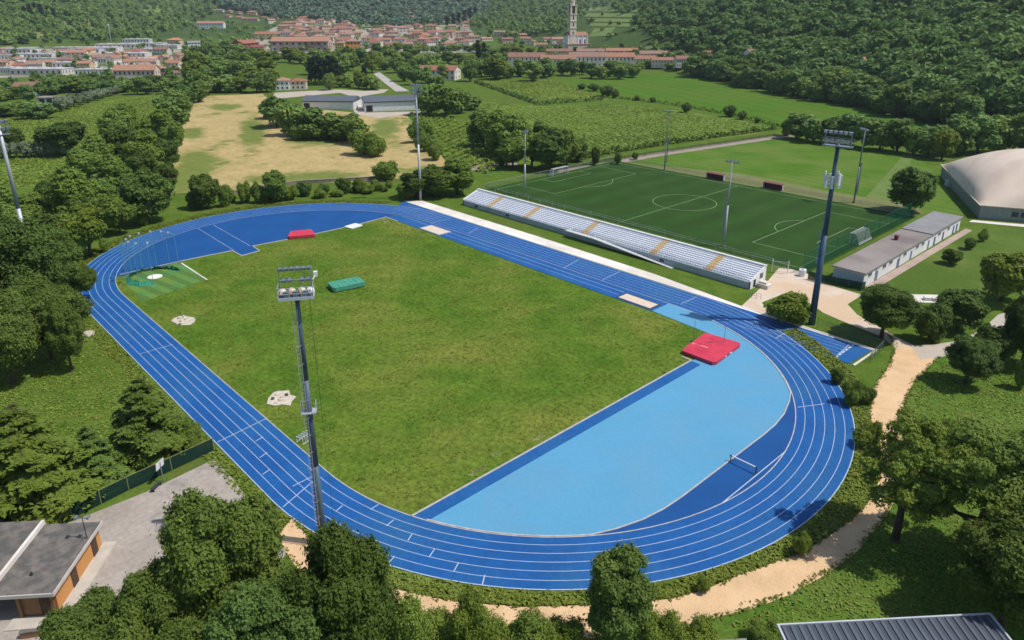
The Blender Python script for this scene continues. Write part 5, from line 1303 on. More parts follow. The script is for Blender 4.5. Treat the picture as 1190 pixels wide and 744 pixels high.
# countable trees on the front of the hillside behind the hay field
front = []
for k in range(46):
    t = k/45; x = 828+t*300; y = 93+t*58+random.uniform(-2, 2)
    front.append((x, y))
F2 = [(x+4+random.uniform(-4, 4), y-9+random.uniform(-2, 2)) for x, y in front[::2]]
for (x, y) in front[::2]+[front[1], front[5], front[13], front[21], front[29], front[37]]+F2:
    P = hit(x, y); z = depth(P); P[2] -= .3
    plant_at(P, random.uniform(12, 17), random.uniform(12, 17), random.choice(['far_dark', 'far_dark', 'far_mid']), 'large round tree at the foot of the wooded hillside along the hay field', 'trees at the foot of the hillside')
for (x, y) in [(806, 90), (814, 89), (822, 91), (834, 93), (842, 94), (812, 84), (824, 85), (836, 86)]:
    P = hit(x, y); plant_at(P, random.uniform(14, 18), random.uniform(14, 18), 'far_dark', 'dark round tree in the clump at the end of the terracotta row houses', 'clump beside the row houses')
def forest(name, label, specs, lm, nleaf=380, clumps=8, core=.86, leaf=1.35):
    """one mass of many crowns"""
    tpl = [clump_crown(200+i, nleaf, leaf, clumps, W=10, Ht=11, base=-.05, rmin=.34, rmax=.52, spread=.58, icoset=ICO1, core=core)[:5] for i in range(6)]
    VV, TT, tt = [], [], []; off = 0; rng = np.random.default_rng(77)
    for (P, w_, h_) in specs:
        V, F, t, CV, CF = tpl[rng.integers(6)]
        a = rng.uniform(0, 2*PI); ca, sa = math.cos(a), math.sin(a); sc = np.array([w_/10, w_/10, h_/11])
        X = np.concatenate([V, CV])*sc; X = np.stack([X[:, 0]*ca-X[:, 1]*sa, X[:, 0]*sa+X[:, 1]*ca, X[:, 2]], 1)+P
        T = np.concatenate([F[:, [0, 1, 2]], F[:, [0, 2, 3]], CF+len(V)])+off
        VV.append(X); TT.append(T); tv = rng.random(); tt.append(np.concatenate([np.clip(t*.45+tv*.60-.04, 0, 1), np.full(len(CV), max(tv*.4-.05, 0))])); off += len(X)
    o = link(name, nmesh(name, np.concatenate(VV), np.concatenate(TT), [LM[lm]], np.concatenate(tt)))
    o['kind'] = 'stuff'; o['label'] = label
    return o
def specs(pts, wlo, whi, ratio=1.1, keep=1.0, seed=0):
    rng = np.random.default_rng(seed); P, ok = hits(pts); out = []
    for p, k in zip(P, ok):
        if k and rng.random() < keep:
            w_ = rng.uniform(wlo, whi); out.append((p-np.array([0, 0, .5]), w_, w_*ratio*rng.uniform(.85, 1.15)))
    return out
hill = [(735, -34), (1300, -40), (1300, 150), (1112, 136), (1000, 112), (900, 92), (842, 79), (800, 60), (762, 52), (735, 30)]
ptsA = scatter(hill, 12.5, 4.4, 1)
forest('hillside_forest', 'dense dark green forest covering the hillside behind the hay field', specs(ptsA, 9, 19, 1.0, .93, 1), 'fardark')
ptsB = scatter([(562, -30), (735, -30), (735, 22), (700, 8), (680, 16), (655, 40), (600, 46), (566, 40), (548, 30), (520, 20)], 8, 3.2, 2)
forest('village_forest', 'green forest on the slope around the church tower', specs(ptsB, 10, 15, 1.1, 1.0, 2), 'far', 130, 6, .86, 2.2)
ptsC = scatter([(-60, -34), (250, -34), (250, 14), (225, 30), (180, 46), (100, 50), (-60, 56)], 9.5, 3.2, 3)
specC = specs(ptsC, 11, 17, 1.05, .86, 3)
forest('olive_hill_forest', 'green woods covering the hill above the industrial roofs', specC, 'far', 130, 6, .86, 2.2)
ptsD = scatter([(235, -34), (600, -34), (560, 24), (500, 30), (450, 34), (350, 26), (250, 10)], 7.5, 2.4, 4)
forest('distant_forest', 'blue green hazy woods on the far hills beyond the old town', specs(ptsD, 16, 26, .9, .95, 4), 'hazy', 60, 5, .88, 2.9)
ptsE = scatter([(205, 26), (560, 26), (560, 60), (430, 64), (260, 62), (200, 52)], 9, 4.5, 6)
forest('town_greenery', 'scattered garden greenery between the houses of the old town', specs(ptsE, 6, 11, 1.0, .70, 6), 'far', 90, 5, .86, 2.4)
ptsF = scatter([(560, 46), (800, 60), (800, 80), (700, 78), (560, 72)], 9, 4, 8)
forest('church_greenery', 'garden greenery around the church and row houses', specs(ptsF, 6, 10, 1.0, .45, 8), 'fardark', 90, 5, .86, 2.4)
ptsG = scatter([(664, 8), (760, 8), (770, 60), (716, 52), (690, 40)], 12, 7, 9)
forest('terrace_greenery', 'bushy trees dotted between the terraces beside the church', specs(ptsG, 6, 12, 1.0, .55, 9), 'far', 90, 5, .86, 2.4)
ptsH = scatter([(-60, 60), (220, 48), (225, 95), (-60, 112)], 14, 6, 12)
forest('quarter_greenery', 'scattered trees between the industrial roofs', specs(ptsH, 5, 9, 1.0, .60, 12), 'fardark', 90, 5, .86, 2.4)
# cypresses on the olive hill
for i, (x, y, t_) in enumerate([(30, 22, 5), (36, 21, 2), (42, 20, 1), (49, 20, 3), (57, 22, 5), (64, 24, 8), (12, 30, 18), (520, 32, 18), (527, 30, 15), (533, 28, 13), (540, 26, 10), (546, 24, 8), (552, 22, 6)]):
    tree(x, y, t_, 5.5, 'cypress', 'slim dark cypress on the hill above the industrial roofs' if i < 7 else 'slim dark cypress in the line climbing the slope behind the old town', 'cypresses on the olive hill' if i < 7 else 'cypress line behind the old town')
# terraces and clearings laid on the slopes
def drape(name, px, material, lift=.6, n=10):
    """a field patch following the slope"""
    px = np.array(px, float); a, b_, c, d = px; V = []; F = []
    for i in range(n+1):
        for j in range(n+1):
            u_, v_ = i/n, j/n; V.append(a*(1-u_)*(1-v_)+b_*u_*(1-v_)+c*u_*v_+d*(1-u_)*v_)
    P, _ = hits(V); P[:, 2] += lift
    for i in range(n):
        for j in range(n): F.append((i*(n+1)+j, (i+1)*(n+1)+j, (i+1)*(n+1)+j+1, i*(n+1)+j+1))
    me = nmesh(name, P, np.array(F), [material], smooth=True); o = link(name, me); o['kind'] = 'structure'; return o
terr = mat('terrace_grass', (.105, .165, .035), (.14, .195, .05), .05, rough=.95, grain=.3, gscale=.25)
for k, (y, h_) in enumerate([(10, 3.4), (16.5, 3.4), (22.5, 3.2), (28, 3)]):
    drape('terrace_field', [(676+k*3, y+h_), (742-k*2, y+h_+1), (740-k*3, y), (680+k*2, y-1)], terr)
drape('terrace_field', [(684, 44), (708, 42), (716, 32), (690, 34)], terr); drape('terrace_field', [(744, 62), (790, 66), (770, 56), (752, 54)], terr)
drape('hill_clearing', [(165, 14), (200, 16), (198, 8), (172, 6)], terr); drape('hill_clearing', [(60, 32), (120, 36), (116, 24), (70, 20)], mat('dry_terrace', (.13, .15, .05), (.17, .18, .07), .05, rough=.95))
drape('hill_clearing', [(345, 10), (370, 10), (368, 4), (350, 4)], terr); drape('hill_clearing', [(10, 44), (60, 46), (60, 38), (15, 36)], MATS['dry_terrace'])

# ------------------------------------------------------------------ vineyards and grass as masses of leaves
def vine_rows(name, label, px, ang, gap, step, size, h_, lm, z0=.2, per=3, seed=1):
    rng = np.random.default_rng(seed); poly = np.array([G(*p) for p in px]); c = poly.mean(0)
    d = np.array([math.cos(ang), math.sin(ang)]); n = np.array([-d[1], d[0]])
    q = poly-c; s0, s1 = (q@d).min(), (q@d).max(); n0, n1 = (q@n).min(), (q@n).max(); P = []
    for v in np.arange(n0, n1, gap):
        s_ = np.arange(s0, s1, step); s_ = np.repeat(s_, per)+rng.uniform(-step, step, len(s_)*per)
        P.append(c+d*s_[:, None]+n*(v+rng.normal(0, gap*.19, len(s_)))[:, None])
    P = np.concatenate(P); P = P[inpoly(P, poly)]
    dist = np.linalg.norm(P-CAM[:2], axis=1); P3 = np.concatenate([P, (z0+rng.uniform(.15, 1, len(P))*h_)[:, None]], 1)
    N = rng.normal(size=P3.shape)*.26+np.array([0, 0, .95])
    V, F = leaves(rng, P3, N, size*rng.uniform(.6, 1.4, len(P)), 1.5)
    o = link(name, nmesh(name, V, F, [LM[lm]], np.repeat(np.clip(rng.normal(.6, .2, len(P)), 0, 1), 4))); o['kind'] = 'stuff'; o['label'] = label; return o
leafmat_v = leafmat('leaf_vine', (.165, .250, .030), (.225, .320, .048), trans=.3); LM['vine'] = leafmat_v
vine_rows('vineyard_leaves', 'bright green vine rows of the large vineyard above the football pitch', [(552, 130), (566, 119), (600, 121.5), (630, 125), (706, 121), (790, 130), (850, 139), (904, 150), (868, 156), (758, 170), (688, 183), (664, 188), (604, 188)], math.radians(152), 2.9, .9, .95, .22, 'vine', z0=.05)
vine_rows('vineyard_leaves', 'bright green vine rows of the small vineyard below the village', [(552, 95), (640, 93.5), (712, 112.5), (702, 116), (622, 121), (602, 115)], math.radians(118), 3.2, 1.1, 1.1, .22, 'vine', z0=.05, seed=2)
vine_rows('vineyard_leaves', 'vine rows of the vineyard plots beyond the far bend trees', [(-60, 214), (-60, 131), (40, 123), (110, 121), (188, 110), (218, 114), (203, 158), (150, 193), (100, 220)], math.radians(105), 2.7, .75, .8, .35, 'vine', z0=.05, seed=3)
# dark hedge at vineyard edges
def hedge(name, label, pts, h_, w_, size, dens, lm, seed=1, group=None):
    rng = np.random.default_rng(seed); P = []
    Q = [np.array(G(*p)) for p in pts]; o0 = Q[0]
    for i in range(len(Q)-1):
        L = np.linalg.norm(Q[i+1]-Q[i]); n = int(L*dens); t = rng.random(n)[:, None]
        d = (Q[i+1]-Q[i])/L; nn = np.array([-d[1], d[0]])
        ph = rng.uniform(0, 2*PI, n); k = 1+.25*np.sin(t[:, 0]*L*.7)+.2*np.sin(t[:, 0]*L*1.9+2)
        P.append(np.concatenate([Q[i]+(Q[i+1]-Q[i])*t+nn*(np.cos(ph)*w_/2)[:, None], (np.abs(np.sin(ph))*h_*k*rng.uniform(.55, 1.05, n)+.1)[:, None]], 1))
    P = np.concatenate(P); P[:, :2] -= o0
    V, F = leaves(rng, P, rng.normal(size=P.shape)*.7+np.array([0, 0, .6]), size*rng.uniform(.6, 1.4, len(P)))
    root = thing(name, label, 'hedge', (o0[0], o0[1], 0), 0, group); link('foliage', nmesh('foliage', V, F, [LM[lm]], np.repeat(rng.random(len(P)), 4)), root); return root
hedge('hedge', 'dark leafy hedge between the large vineyard and the stony lane', [(665, 188), (690, 182), (762, 170), (870, 155), (905, 150)], 2.0, 1.6, .9, 9, 'dark')
hedge('hedge', 'dark hedge line between the small vineyard and the large vineyard', [(552, 96), (600, 113), (626, 122), (706, 116)], 2.2, 1.8, 1.3, 6, 'fardark', 2)
hedge('hedge', 'scrubby hedge between the hay field and the large vineyard', [(714, 114), (760, 119), (800, 125), (850, 134), (905, 147)], 1.5, 1.6, 1.1, 5, 'mid', 3)
hedge('hedge', 'clipped hedge in front of the pale villa', [(338, 100), (388, 99)], 3.0, 2.4, 1.2, 26, 'dark', 4)

# tall grass fringe outside the bends and weeds in the infield
def tufts(name, label, P, h_, lm, seed, spread=.5, up=.9):
    rng = np.random.default_rng(seed); n = len(P)
    P3 = np.concatenate([P, (.05+h_*rng.random(n)**1.5)[:, None]], 1)
    V, F = leaves(rng, P3, rng.normal(size=P3.shape)*.36+np.array([0, 0, up]), spread*rng.uniform(.5, 1.4, n), 2.2)
    o = link(name, nmesh(name, V, F, [LM[lm]], np.repeat(rng.random(n), 4))); o['kind'] = 'stuff'; o['label'] = label; return o
LM['blade'] = leafmat('leaf_blade', (.105, .155, .014), (.165, .210, .028), trans=.3)
LM['blade_mix'] = leafmat('leaf_blade_mix', (.118, .178, .020), (.205, .265, .042), trans=.12)
LM['blade_dark'] = leafmat('leaf_blade_dark', (.075, .130, .016), (.135, .195, .030), trans=.3)
rng = np.random.default_rng(21)
def poly_pts(poly, n, rng, clump=None):
    poly = np.array(poly); lo, hi = poly.min(0), poly.max(0); P = rng.uniform(lo, hi, (int(n), 2)); P = P[inpoly(P, poly)]
    if clump is not None:
        C_ = rng.uniform(lo, hi, (1400, 2)); R_ = rng.uniform(.8, 3.5, 1400)*rng.uniform(.4, 1, 1400)
        k = rng.integers(0, 1400, int(n*.6)); Q = C_[k]+rng.normal(size=(len(k), 2))*(R_[k]*.5)[:, None]; Q = Q[inpoly(Q, poly)]
        P = np.concatenate([P[:int(len(P)*.5)], Q])
    return P
inf = [(53.9, -34.5), (53.9, 20), (50, 31.2), (-51, 32), (-50, 22), (-50.8, 6), (-46.9, -5), (-46.9, -11), (-52, -20), (-51, -34), (-40, -37.4), (40, -37.4), (48, -36.6)]
cg = [G(*q) for q in [(135, 324), (212, 302), (244, 325), (166, 354)]]
weed_pts = poly_pts(inf, 26000, rng, .55); weed_pts = weed_pts[~inpoly(weed_pts, cg)]
tufts('infield_weeds', 'tufts of long grass and weeds in the infield', weed_pts, .10, 'blade', 5, .22)
# fringe
t = rng.uniform(-PI/2, PI/2-.42, 17000); r = R6+.15+rng.random(len(t))**.8*3.4
pf = np.stack([L2+r*np.cos(t), r*np.sin(t)], 1)
x = rng.uniform(-40, 40, 16000); pf2 = np.stack([x, -(R6+.2+rng.random(len(x))*2.2)], 1)
t = rng.uniform(PI/2+.1, 3*PI/2, 16000); r = R6+.2+rng.random(len(t))*3.5; pf3 = np.stack([-L2+r*np.cos(t), r*np.sin(t)], 1)
pf3 = pf3[~((pf3[:, 1] > 36) & (pf3[:, 0] > -64))]; pf = np.concatenate([pf, pf2[::6]]); pf = pf[~inpoly(pf, np.array([G(*q) for q in path_l+path_r]))]
tufts('grass_fringe', 'strip of long uncut grass along the outside of the track', pf, .20, 'blade_mix', 6, .34, .95)
tufts('far_grass_fringe', 'strip of rough grass along the outside of the far bend', pf3[::3], .25, 'blade', 7, .4)
E_ = []
for pts_ in (path_l, path_r):
    for q0, q1 in zip(pts_[:-1], pts_[1:]):
        A_, B_ = np.array(G(*q0)), np.array(G(*q1)); n_ = int(np.linalg.norm(B_-A_)*10); t = rng.random(n_)[:, None]; E_.append(A_+(B_-A_)*t+rng.normal(size=(n_, 2))*.22*(.4+rng.random((n_, 1))))
tufts('path_edge_weeds', 'weeds growing along the edges of the gravel path', np.concatenate(E_), .22, 'blade', 12, .30)
lw = [G(*p) for p in [(1050, 470), (1068, 442), (1100, 420), (1195, 400), (1195, 744), (1150, 712), (905, 724), (840, 732), (920, 694), (985, 652), (1030, 604), (1060, 545)]]
tufts('lawn_tufts', 'lush tufted grass of the lower lawn', poly_pts(lw, 24000, rng, .8), .14, 'blade_mix', 8, .26)
lm_ = [G(*p) for p in [(100, 372), (190, 460), (250, 520), (200, 545), (90, 590), (-40, 600), (-60, 400)]]
tufts('meadow_tufts', 'tufted rough grass between the track and the cedars', poly_pts(lm_, 16000, rng, .6), .14, 'blade_mix', 9, .26)
sm = [G(*p) for p in [(476, 133), (500, 130), (556, 150), (596, 192), (568, 203), (522, 190)]]
vine_rows('scrub_leaves', 'rough green scrub between the sheds and the pitch', [(476, 133), (500, 130), (556, 150), (596, 192), (568, 203), (522, 190)], math.radians(118), 4.2, .6, 1.0, 1.1, 'vine', seed=5)
# ------------------------------------------------------------------ buildings of the town
terracotta = rampmat('terracotta_tiles', [(.29, .155, .110), (.33, .165, .110), (.235, .130, .10), (.30, .195, .155), (.27, .165, .13), (.36, .20, .14), (.29, .125, .085)], grain=.28)
town_wall = rampmat('town_render', [(.62, .53, .42), (.66, .60, .52), (.56, .40, .30), (.62, .47, .28), (.50, .42, .36), (.68, .64, .60), (.60, .40, .33), (.58, .55, .50)], grain=.08)
shed_roof = rampmat('shed_roofing', [(.46, .46, .48), (.36, .38, .41), (.56, .55, .55), (.28, .31, .36), (.50, .47, .44)], grain=.12)
shed_wall = rampmat('shed_render', [(.66, .64, .61), (.58, .58, .60), (.68, .66, .62), (.52, .50, .47)], grain=.08)
pane = mat('dark_pane', (.035, .04, .05), (.06, .065, .075), .5, rough=.2, spec=.6)
def house_mesh(key, L, W, h, roof, storeys=2, bays=4):
    """walls (with window openings as dark panes), pitched or flat roof, chimney: unit meshes shared by copies"""
    out = {}
    b = MB(); b.box((0, 0, h/2), (L, W, h), 0, 0)
    rh = W*.22
    if roof == 'gable':
        for sx in (-1, 1):
            x = sx*L/2; b.face([(x, -W/2, h), (x, W/2, h), (x, 0, h+rh)] if sx > 0 else [(x, W/2, h), (x, -W/2, h), (x, 0, h+rh)])
    for s_ in range(storeys):
        z = h*(s_+.55)/storeys; wh_ = h/storeys*.42
        for k in range(bays):
            x = L*((k+.5)/bays-.5)
            for sy in (-1, 1): b.box((x, sy*W/2, z), (L/bays*.34, .10, wh_), 0, 1)
        for k in range(max(2, int(W/4))):
            y = W*((k+.5)/max(2, int(W/4))-.5)
            for sx in (-1, 1): b.box((sx*L/2, y, z), (.10, .9, wh_), 0, 1)
    out['wall'] = b
    b = MB(); ov = .5
    if roof == 'gable':
        for sy in (-1, 1):
            y0, y1 = 0, sy*(W/2+ov); zt, zb = h+rh+.12, h-rh*ov/(W/2)+.12
            q = [(-L/2-ov, y0, zt), (L/2+ov, y0, zt), (L/2+ov, y1, zb), (-L/2-ov, y1, zb)]
            if sy > 0: q = q[::-1]
            lo = [(p[0], p[1], p[2]-.2) for p in q]; k = len(b.v); b.v += lo+q
            for f in ((3, 2, 1, 0), (4, 5, 6, 7), (0, 1, 5, 4), (1, 2, 6, 5), (2, 3, 7, 6), (3, 0, 4, 7)): b.f.append(tuple(k+i for i in f)); b.mi.append(0)
    elif roof == 'hip':
        rl = max(L/2-W/2, .2); e = [(-L/2-ov, -W/2-ov, h), (L/2+ov, -W/2-ov, h), (L/2+ov, W/2+ov, h), (-L/2-ov, W/2+ov, h)]; r_ = [(-rl, 0, h+rh), (rl, 0, h+rh)]
        b.v = e+r_; b.f = [(0, 1, 5, 4), (1, 2, 5), (2, 3, 4, 5), (3, 0, 4), (3, 2, 1, 0)]; b.mi = [0]*5
    else:
        b.box((0, 0, h+.15), (L+.6, W+.6, .35))
        for k in range(3): b.box((L*(k-1)*.28, W*.1, h+.5), (L*.10, W*.5, .5))
    out['roof'] = b
    if roof != 'flat':
        b = MB(); b.box((L*.22, W*.12, h+rh*.8+.3), (.7, .7, 1.6)); b.box((L*.22, W*.12, h+rh*.8+1.15), (.95, .95, .16)); out['chimney'] = b
    res = {}
    for k, bb in out.items():
        me = bpy.data.meshes.new(k); me.from_pydata(bb.v, [], bb.f)
        for m_ in ([shed_wall if roof == 'flat' else town_wall, pane] if k == 'wall' else [shed_roof if roof == 'flat' else (terracotta if k == 'roof' else town_wall)]): me.materials.append(m_)
        me.polygons.foreach_set('material_index', bb.mi); me.update(); res[k] = me
    return res
HT = {'gable': house_mesh('g', 12, 9, 6.4, 'gable'), 'long': house_mesh('l', 30, 10, 6.6, 'gable', 2, 9), 'hip': house_mesh('h', 12, 11, 7, 'hip'), 'tall': house_mesh('t', 12, 10, 10.5, 'hip', 3, 4), 'flat': house_mesh('f', 40, 16, 5.5, 'flat', 1, 9), 'low': house_mesh('w', 16, 9, 3.6, 'gable', 1, 4)}
HD = {'gable': (12, 9, 6.4), 'long': (30, 10, 6.6), 'hip': (12, 11, 7), 'tall': (12, 10, 10.5), 'flat': (40, 16, 5.5), 'low': (16, 9, 3.6)}
VYAW = math.atan2(_r[1], _r[0])
def house(px, py, wpx, kind, label, group=None, rot=0.0, hs=1.0, dscale=1.0, mats=None, name='house', cat='house', P=None):
    P = hit(px, py) if P is None else P
    w_ = wpx*depth(P)/FPX; L, W, h = HD[kind]; s_ = w_/L
    r = thing(name, label, cat, (P[0], P[1], P[2]-.3), VYAW+rot, group)
    r.scale = (s_, max(min(s_, 1.3), .75)*dscale, hs)
    for k, me in HT[kind].items():
        if k == 'chimney' and wpx < 9: continue
        o = link(k, me, r)
        if mats and k in mats:
            o.material_slots[0].link = 'OBJECT'; o.material_slots[0].material = mats[k]
    return r
def cluster(poly, n, wlo, whi, label, group, kinds, seed, mind=5.0):
    rnd = random.Random(seed); pts = []; poly_ = np.array(poly, float); lo, hi = poly_.min(0), poly_.max(0); tries = 0
    while len(pts) < n and tries < 6000:
        tries += 1; p = (rnd.uniform(lo[0], hi[0]), rnd.uniform(lo[1], hi[1]))
        if inpoly([p], poly_)[0] and all(math.hypot((p[0]-q[0])/1.0, (p[1]-q[1])*2.2) > mind for q in pts): pts.append(p)
    for p in sorted(pts, key=lambda q: q[1]): house(p[0], p[1], rnd.uniform(wlo, whi), rnd.choice(kinds), label, group, rnd.choice([0, 0, .25, -.3, 1.57, 1.3, .6]), rnd.uniform(.85, 1.15))
cluster([(330, 36), (350, 24), (408, 27), (414, 44), (400, 56), (330, 48)], 60, 9, 17, 'terracotta roofed house packed in the old town core behind the long brick block', 'old town core', ['gable', 'hip', 'long', 'tall'], 1, 4.6)
cluster([(425, 52), (435, 38), (470, 34), (548, 44), (556, 56), (520, 60), (440, 58)], 50, 10, 18, 'terracotta roofed house in the row of old houses behind the dark trees', 'old houses behind the dark trees', ['gable', 'long', 'hip', 'tall'], 2, 5.2)
cluster([(240, 20), (262, 10), (320, 12), (345, 22), (340, 30), (250, 22)], 20, 7, 12, 'small pale house strung along the foot of the far hills', 'houses at the foot of the far hills', ['gable', 'hip', 'low'], 3, 8)
cluster([(464, 30), (478, 14), (524, 12), (548, 22), (540, 36), (480, 34)], 22, 7, 11, 'small house climbing the slope above the old town', 'houses on the slope above the old town', ['gable', 'hip', 'low'], 4, 8)
cluster([(562, 48), (575, 40), (612, 38), (652, 46), (650, 58), (600, 54)], 12, 9, 15, 'house among the greenery below the forest slope near the church', 'houses near the church', ['gable', 'low', 'long'], 5, 10)
cluster([(-5, 70), (-5, 56), (28, 58), (50, 64), (120, 62), (128, 84), (60, 86), (0, 84)], 15, 12, 24, 'low terracotta roofed house in the industrial quarter under the hill', 'terracotta houses of the industrial quarter', ['low', 'gable', 'long'], 6, 13)
cluster([(128, 68), (205, 62), (222, 74), (212, 90), (140, 88)], 15, 12, 24, 'pale house with brownish roof at the edge of the industrial quarter', 'pale houses at the quarter edge', ['gable', 'long', 'low', 'hip'], 7, 13)
sheds = [(20, 62, 46), (44, 68, 44), (70, 66, 22), (50, 87, 62), (88, 79, 44), (138, 56, 46), (174, 55, 36), (150, 67, 46), (120, 60, 40), (182, 62, 30), (208, 78, 24), (100, 62, 36), (20, 78, 30), (168, 74, 30), (60, 74, 40), (8, 70, 34), (112, 88, 40), (80, 60, 30), (160, 50, 30), (195, 57, 30), (14, 86, 26), (128, 74, 26)]
for i, (x, y, wv) in enumerate(sheds): house(x, y, wv, 'flat', 'long flat pale roofed warehouse in the industrial quarter', 'warehouses of the industrial quarter', random.uniform(-.12, .12), 1.0, .9, name='warehouse', cat='warehouse')
# named houses
town_ground = mat('town_ground', (.30, .27, .23), (.36, .33, .29), .03, c3=(.09, .13, .04), scale3=.02, lo3=.5, hi3=.6, rough=.95, grain=.15, gscale=.3)
drape('town_paving', [(-60, 92), (222, 86), (215, 52), (-60, 56)], town_ground, .15, 14)
drape('town_paving', [(262, 62), (560, 62), (545, 30), (330, 26)], town_ground, .15, 14)
drape('town_paving', [(590, 81), (815, 80), (800, 68), (590, 66)], town_ground, .15, 10)
whites = {'wall': white_wall}
house(246, 33, 30, 'long', 'long white building with brown roof in the greenery before the far houses', None, .05, 1.4, 1, whites)
house(38, 110, 30, 'gable', 'white house with terracotta roof beside the vineyard trees', None, .2, 1.0, 1, whites)
house(204, 52, 14, 'hip', 'small house with bright orange roof at the end of the warehouses', None, 0, 1.0, 1, {'roof': mat('bright_tiles', (.62, .24, .12), (.55, .20, .10), .6)})
house(226, 55, 13, 'gable', 'small white house beside the bright orange roof', None, .4, 1.0, 1, {'wall': white_wall, 'roof': felt_grey})
house(161, 96, 46, 'long', 'pink walled house with brown tiled roof above the belt trees', None, .08, 1.5, 1.1, {'wall': mat('pink_render', (.60, .42, .38), (.66, .58, .52), .12)})
house(286, 60, 26, 'gable', 'red brick gabled building at the edge of the old town', None, 1.2, 1.7, 1.6, {'wall': mat('red_brick', (.30, .10, .07), (.26, .085, .06), .6)})
house(297, 60, 22, 'gable', 'small dark red roofed house in front of the red brick gable', None, .1, 1.0, 1, {'roof': mat('dark_tiles', (.22, .07, .06), (.26, .09, .07), .5)})
house(352, 60, 66, 'long', 'long terracotta roofed brick block with white balconies facing the trees', None, -.04, 2.0, 1.6, {'wall': mat('brick_balcony', (.30, .13, .10), (.55, .50, .48), .12, lo3=.5)})
house(318, 46, 40, 'long', 'long brown roofed block behind the red brick gable', None, -.05, 1.3, 1.2)
house(411, 64, 16, 'tall', 'orange tower like house at the end of the old town', None, .3, 1.5, 1.2, {'wall': mat('deep_orange', (.62, .27, .09), (.56, .23, .08), .4)})
house(397, 61, 11, 'tall', 'ochre yellow house beside the orange tower like house', None, -.2, 1.1, 1, {'wall': mat('ochre_render', (.64, .44, .14), (.58, .38, .12), .4)})
house(508, 92, 50, 'long', 'large house with wide terracotta roof among trees behind the sheds', None, -.22, 1.2, 1.5)
for i, (x, y, wv, hs) in enumerate([(612, 78, 42, 1.5), (648, 80, 40, 1.4), (682, 79, 42, 1.6), (716, 78, 40, 1.5), (744, 78, 34, 1.2), (772, 78, 30, 1.0), (796, 78, 24, 1.1)]):
    house(x, y, wv, 'long', 'row house with long terracotta roof in the line below the church', 'row houses below the church', random.uniform(-.1, .1), hs, 1.1)
for i, (x, y, wv) in enumerate([(690, 66, 40), (726, 66, 44), (650, 66, 30), (760, 70, 34)]):
    house(x, y, wv, 'long', 'long terracotta roof peeping over the row houses below the church', 'roofs behind the row houses', random.uniform(-.1, .1), 1.0, 1.2)
house(828, 68, 26, 'low', 'pale stone farmhouse at the corner of the hay field under the forest', None, .4, 1.2)
for (x, y, l) in ((870, 78, 'white gabled house half hidden in the trees at the forest edge'), (892, 91, 'tiny white hut at the forest edge above the hay field'), (1002, 92, 'brick coloured roof showing between the forest trees')):
    P = hit(x, y); house(x, y, 14 if x != 892 else 10, 'gable', l, None, .7, 1.6 if x != 892 else .7, 1, whites if x != 1002 else None, P=P)
# pale villa by the cypresses
Pv = hit(335, 104); vil = thing('villa', 'pale two storey villa beside the cypress clump and clipped hedge', 'house', (Pv[0], Pv[1], 0), VYAW+.15)
b = MB(); b.box((-3, 0, 3.2), (9, 9, 6.4)); b.build('wall', white_wall, vil); b = MB(); b.box((7, 1, 2.8), (11, 8, 5.6)); b.build('wall', mat('cream_render', (.62, .56, .44), (.58, .52, .42), .4), vil)
for c, d in (((-3, 0, 6.4), (10, 10)), ((7, 1, 5.6), (12, 9))):
    b = MB(); L, W = d; h = c[2]; rl = max(L/2-W/2, .3); e = [(c[0]-L/2, c[1]-W/2, h), (c[0]+L/2, c[1]-W/2, h), (c[0]+L/2, c[1]+W/2, h), (c[0]-L/2, c[1]+W/2, h)]
    b.v = e+[(c[0]-rl, c[1], h+1.9), (c[0]+rl, c[1], h+1.9)]; b.f = [(0, 1, 5, 4), (1, 2, 5), (2, 3, 4, 5), (3, 0, 4), (3, 2, 1, 0)]; b.mi = [0]*5; b.build('roof', terracotta, vil)
for x, y0 in ((-6, -4.53), (-3, -4.53), (0, -4.53), (4, -3.03), (7, -3.03), (10, -3.03)):
    for z_ in (1.6, 4.4):
        b = MB(); b.box((x, y0, z_), (1.2, .08, 1.4)); b.build('window', pane, vil)
# pergola house at the vineyard
Pv = hit(64, 121); pg = thing('open_sided_house', 'white flat roofed house with dark open bays above the vineyard', 'house', (Pv[0], Pv[1], 0), VYAW+.12)
wd = 34*depth(Pv)/FPX
b = MB(); b.box((0, 2, 1.9), (wd, 6, 3.8)); b.build('wall', white_wall, pg); b = MB(); b.box((0, 1.5, 4.0), (wd+1, 8.5, .35)); b.build('roof', felt_brown, pg)
for k in range(5):
    b = MB(); b.box((wd*(k/4-.5)*.96, -2, 2), (.5, .5, 3.8)); b.build('pillar', white_wall, pg)
for k in range(4):
    b = MB(); b.box((wd*((k+.5)/4-.5)*.96, -1.03, 2.0), (wd/4*.72, .1, 2.6)); b.build('window', pane, pg)
